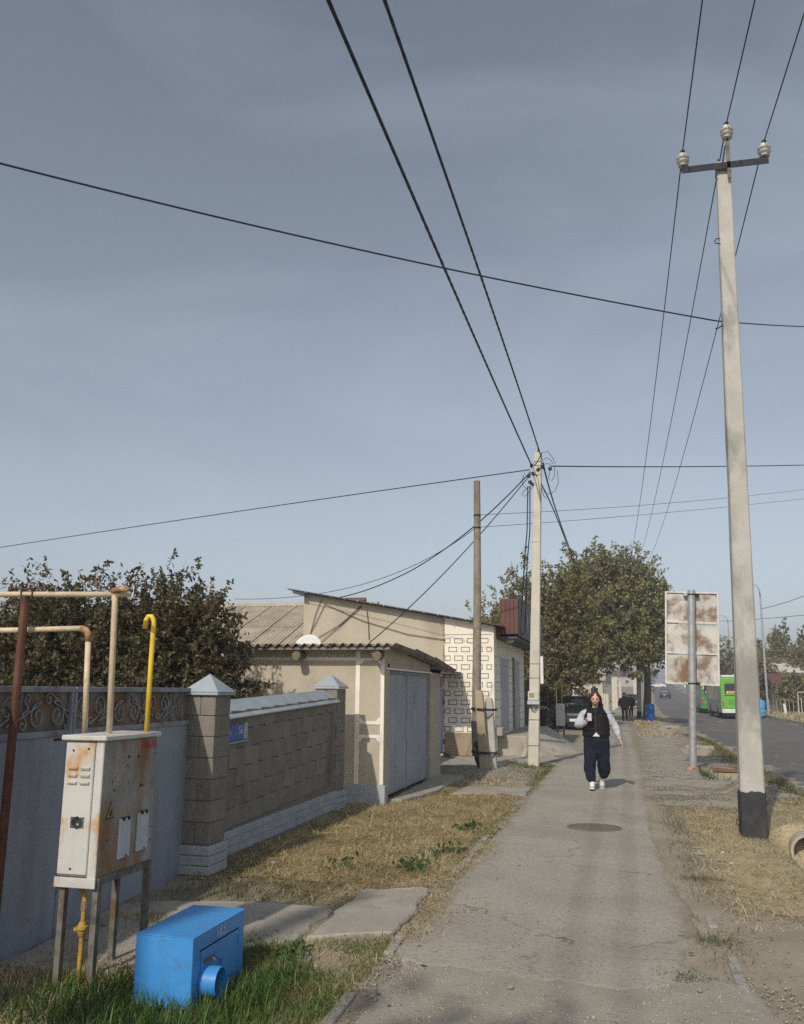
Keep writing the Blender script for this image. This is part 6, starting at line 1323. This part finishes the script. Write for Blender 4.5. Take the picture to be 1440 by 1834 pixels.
def house(label,x0,x1,y0,y1,h,rh,wallm,roofm,wins=2):
    zb=float(far_z(y0)); t=thing('house',label,'house',((x0+x1)/2,(y0+y1)/2,zb)); ym=(y0+y1)/2
    MB().span((x0,y0,zb-.3),(x1,y1,zb+h)).build('wall',wallm,t)
    r_=MB().prism([(x0-.4,y0-.4,zb+h),(x0-.4,y1+.4,zb+h),(x0-.4,ym,zb+h+rh)],(x1-x0+.8,0,0)).build('roof',roofm,t)
    MB().span((x1-1.2,ym-.3,zb+h+rh*.5),(x1-.7,ym+.2,zb+h+rh+.5)).build('chimney',wallm,r_)
    for i in range(wins):
        a=x0+(x1-x0)*(i+.5)/wins; w_=MB().span((a-.6,y0-.05,zb+1.0),(a+.6,y0+.02,zb+2.1)).build('window',M['buswhite'],t); MB().span((a-.5,y0-.07,zb+1.08),(a+.5,y0-.051,zb+2.02)).build('pane',M['glass'],w_)
house('maroon-roofed house across the road at the right edge',13.6,21,86,93,2.3,1.2,M['farwall'],M['maroon'],3)
house('house with pale grey roof behind the maroon roof',14.6,21,96,103,3.7,1.6,M['farwall'],M['whiteroof'],3)
house('far pale house left of the pavement end',-9,-2.2,128,138,3,1.6,M['farwall'],M['oldroof'],3); house('far house facing down the road end',-1,6.0,300,310,3.2,2.0,M['farwall'],M['maroon'],3); house('far low house right of the road end',15,25,210,220,3,1.8,M['farwall'],M['oldroof'],4); house('far white-walled house right of the road end',20,30,300,312,4,2.2,M['whitewall'],M['whiteroof'],4)
rf=thing('picket_fence','ramshackle pale wooden fence before the maroon house','fence',(14,82,0))
for i in range(26): MB().box((12.2+i*.32,82+random.uniform(-.1,.1),.55+random.uniform(-.1,.1)),(.07,.04,1.15+random.uniform(-.3,.3))).build('picket',M['wood'] if i%4 else M['farwall'],rf)
gpipe=thing('gas_pipe','pale L-shaped gas pipe at the maroon house fence','pipe',(14.2,79,0)); MB().tube([(14.0,79,-.1),(14.0,79,1.75),(14.05,79,1.8),(14.7,79,1.8)],.035,7).build('pipe',M['fencecream'],gpipe)
tag(MB().tube([(14.75,78,-.1),(14.75,78,3.2)],.05,7).build('gas_pipe',M['yellow'],None),'yellow gas riser pipe at the right edge of the picture','pipe')
tag(MB().box((12.55,76.5,.42),(.2,.2,.95),Matrix.Rotation(-.12,4,'Y')).build('marker_post',M['buswhite'],None,bevel=.02),'leaning white marker post on the far verge','post')
# kerb on the far side of the road
for i in range(30):
    y=48+i*2.0; x=float(road_r(y))+.05; x2=float(road_r(y+2))+.05
    o=MB().box(((x+x2)/2,y+1,-.02),(.15,1.97,.26),rotz(-math.atan2(x2-x,2.0))).build('kerb_stone',M['kerb'],None,bevel=.015); o.parent=bpy.data.objects['road']

# ------------------------------------------------------------------ hazy air
hz=MB().span((-1000,-260,-3),(1000,1700,24)).build('haze',None,None)
hm=bpy.data.materials.new('haze'); hm.use_nodes=True; hn=hm.node_tree; hn.nodes.remove(hn.nodes['Principled BSDF'])
pv=hn.nodes.new('ShaderNodeVolumePrincipled'); pv.inputs['Density'].default_value=.0016; pv.inputs['Color'].default_value=(.92,.95,1,1); pv.inputs['Anisotropy'].default_value=.2
hn.links.new(pv.outputs[0],hn.nodes['Material Output'].inputs['Volume']); hz.data.materials.append(hm); hz['kind']='stuff'; hz['label']='thin pale haze in the street air'; hz['category']='haze'
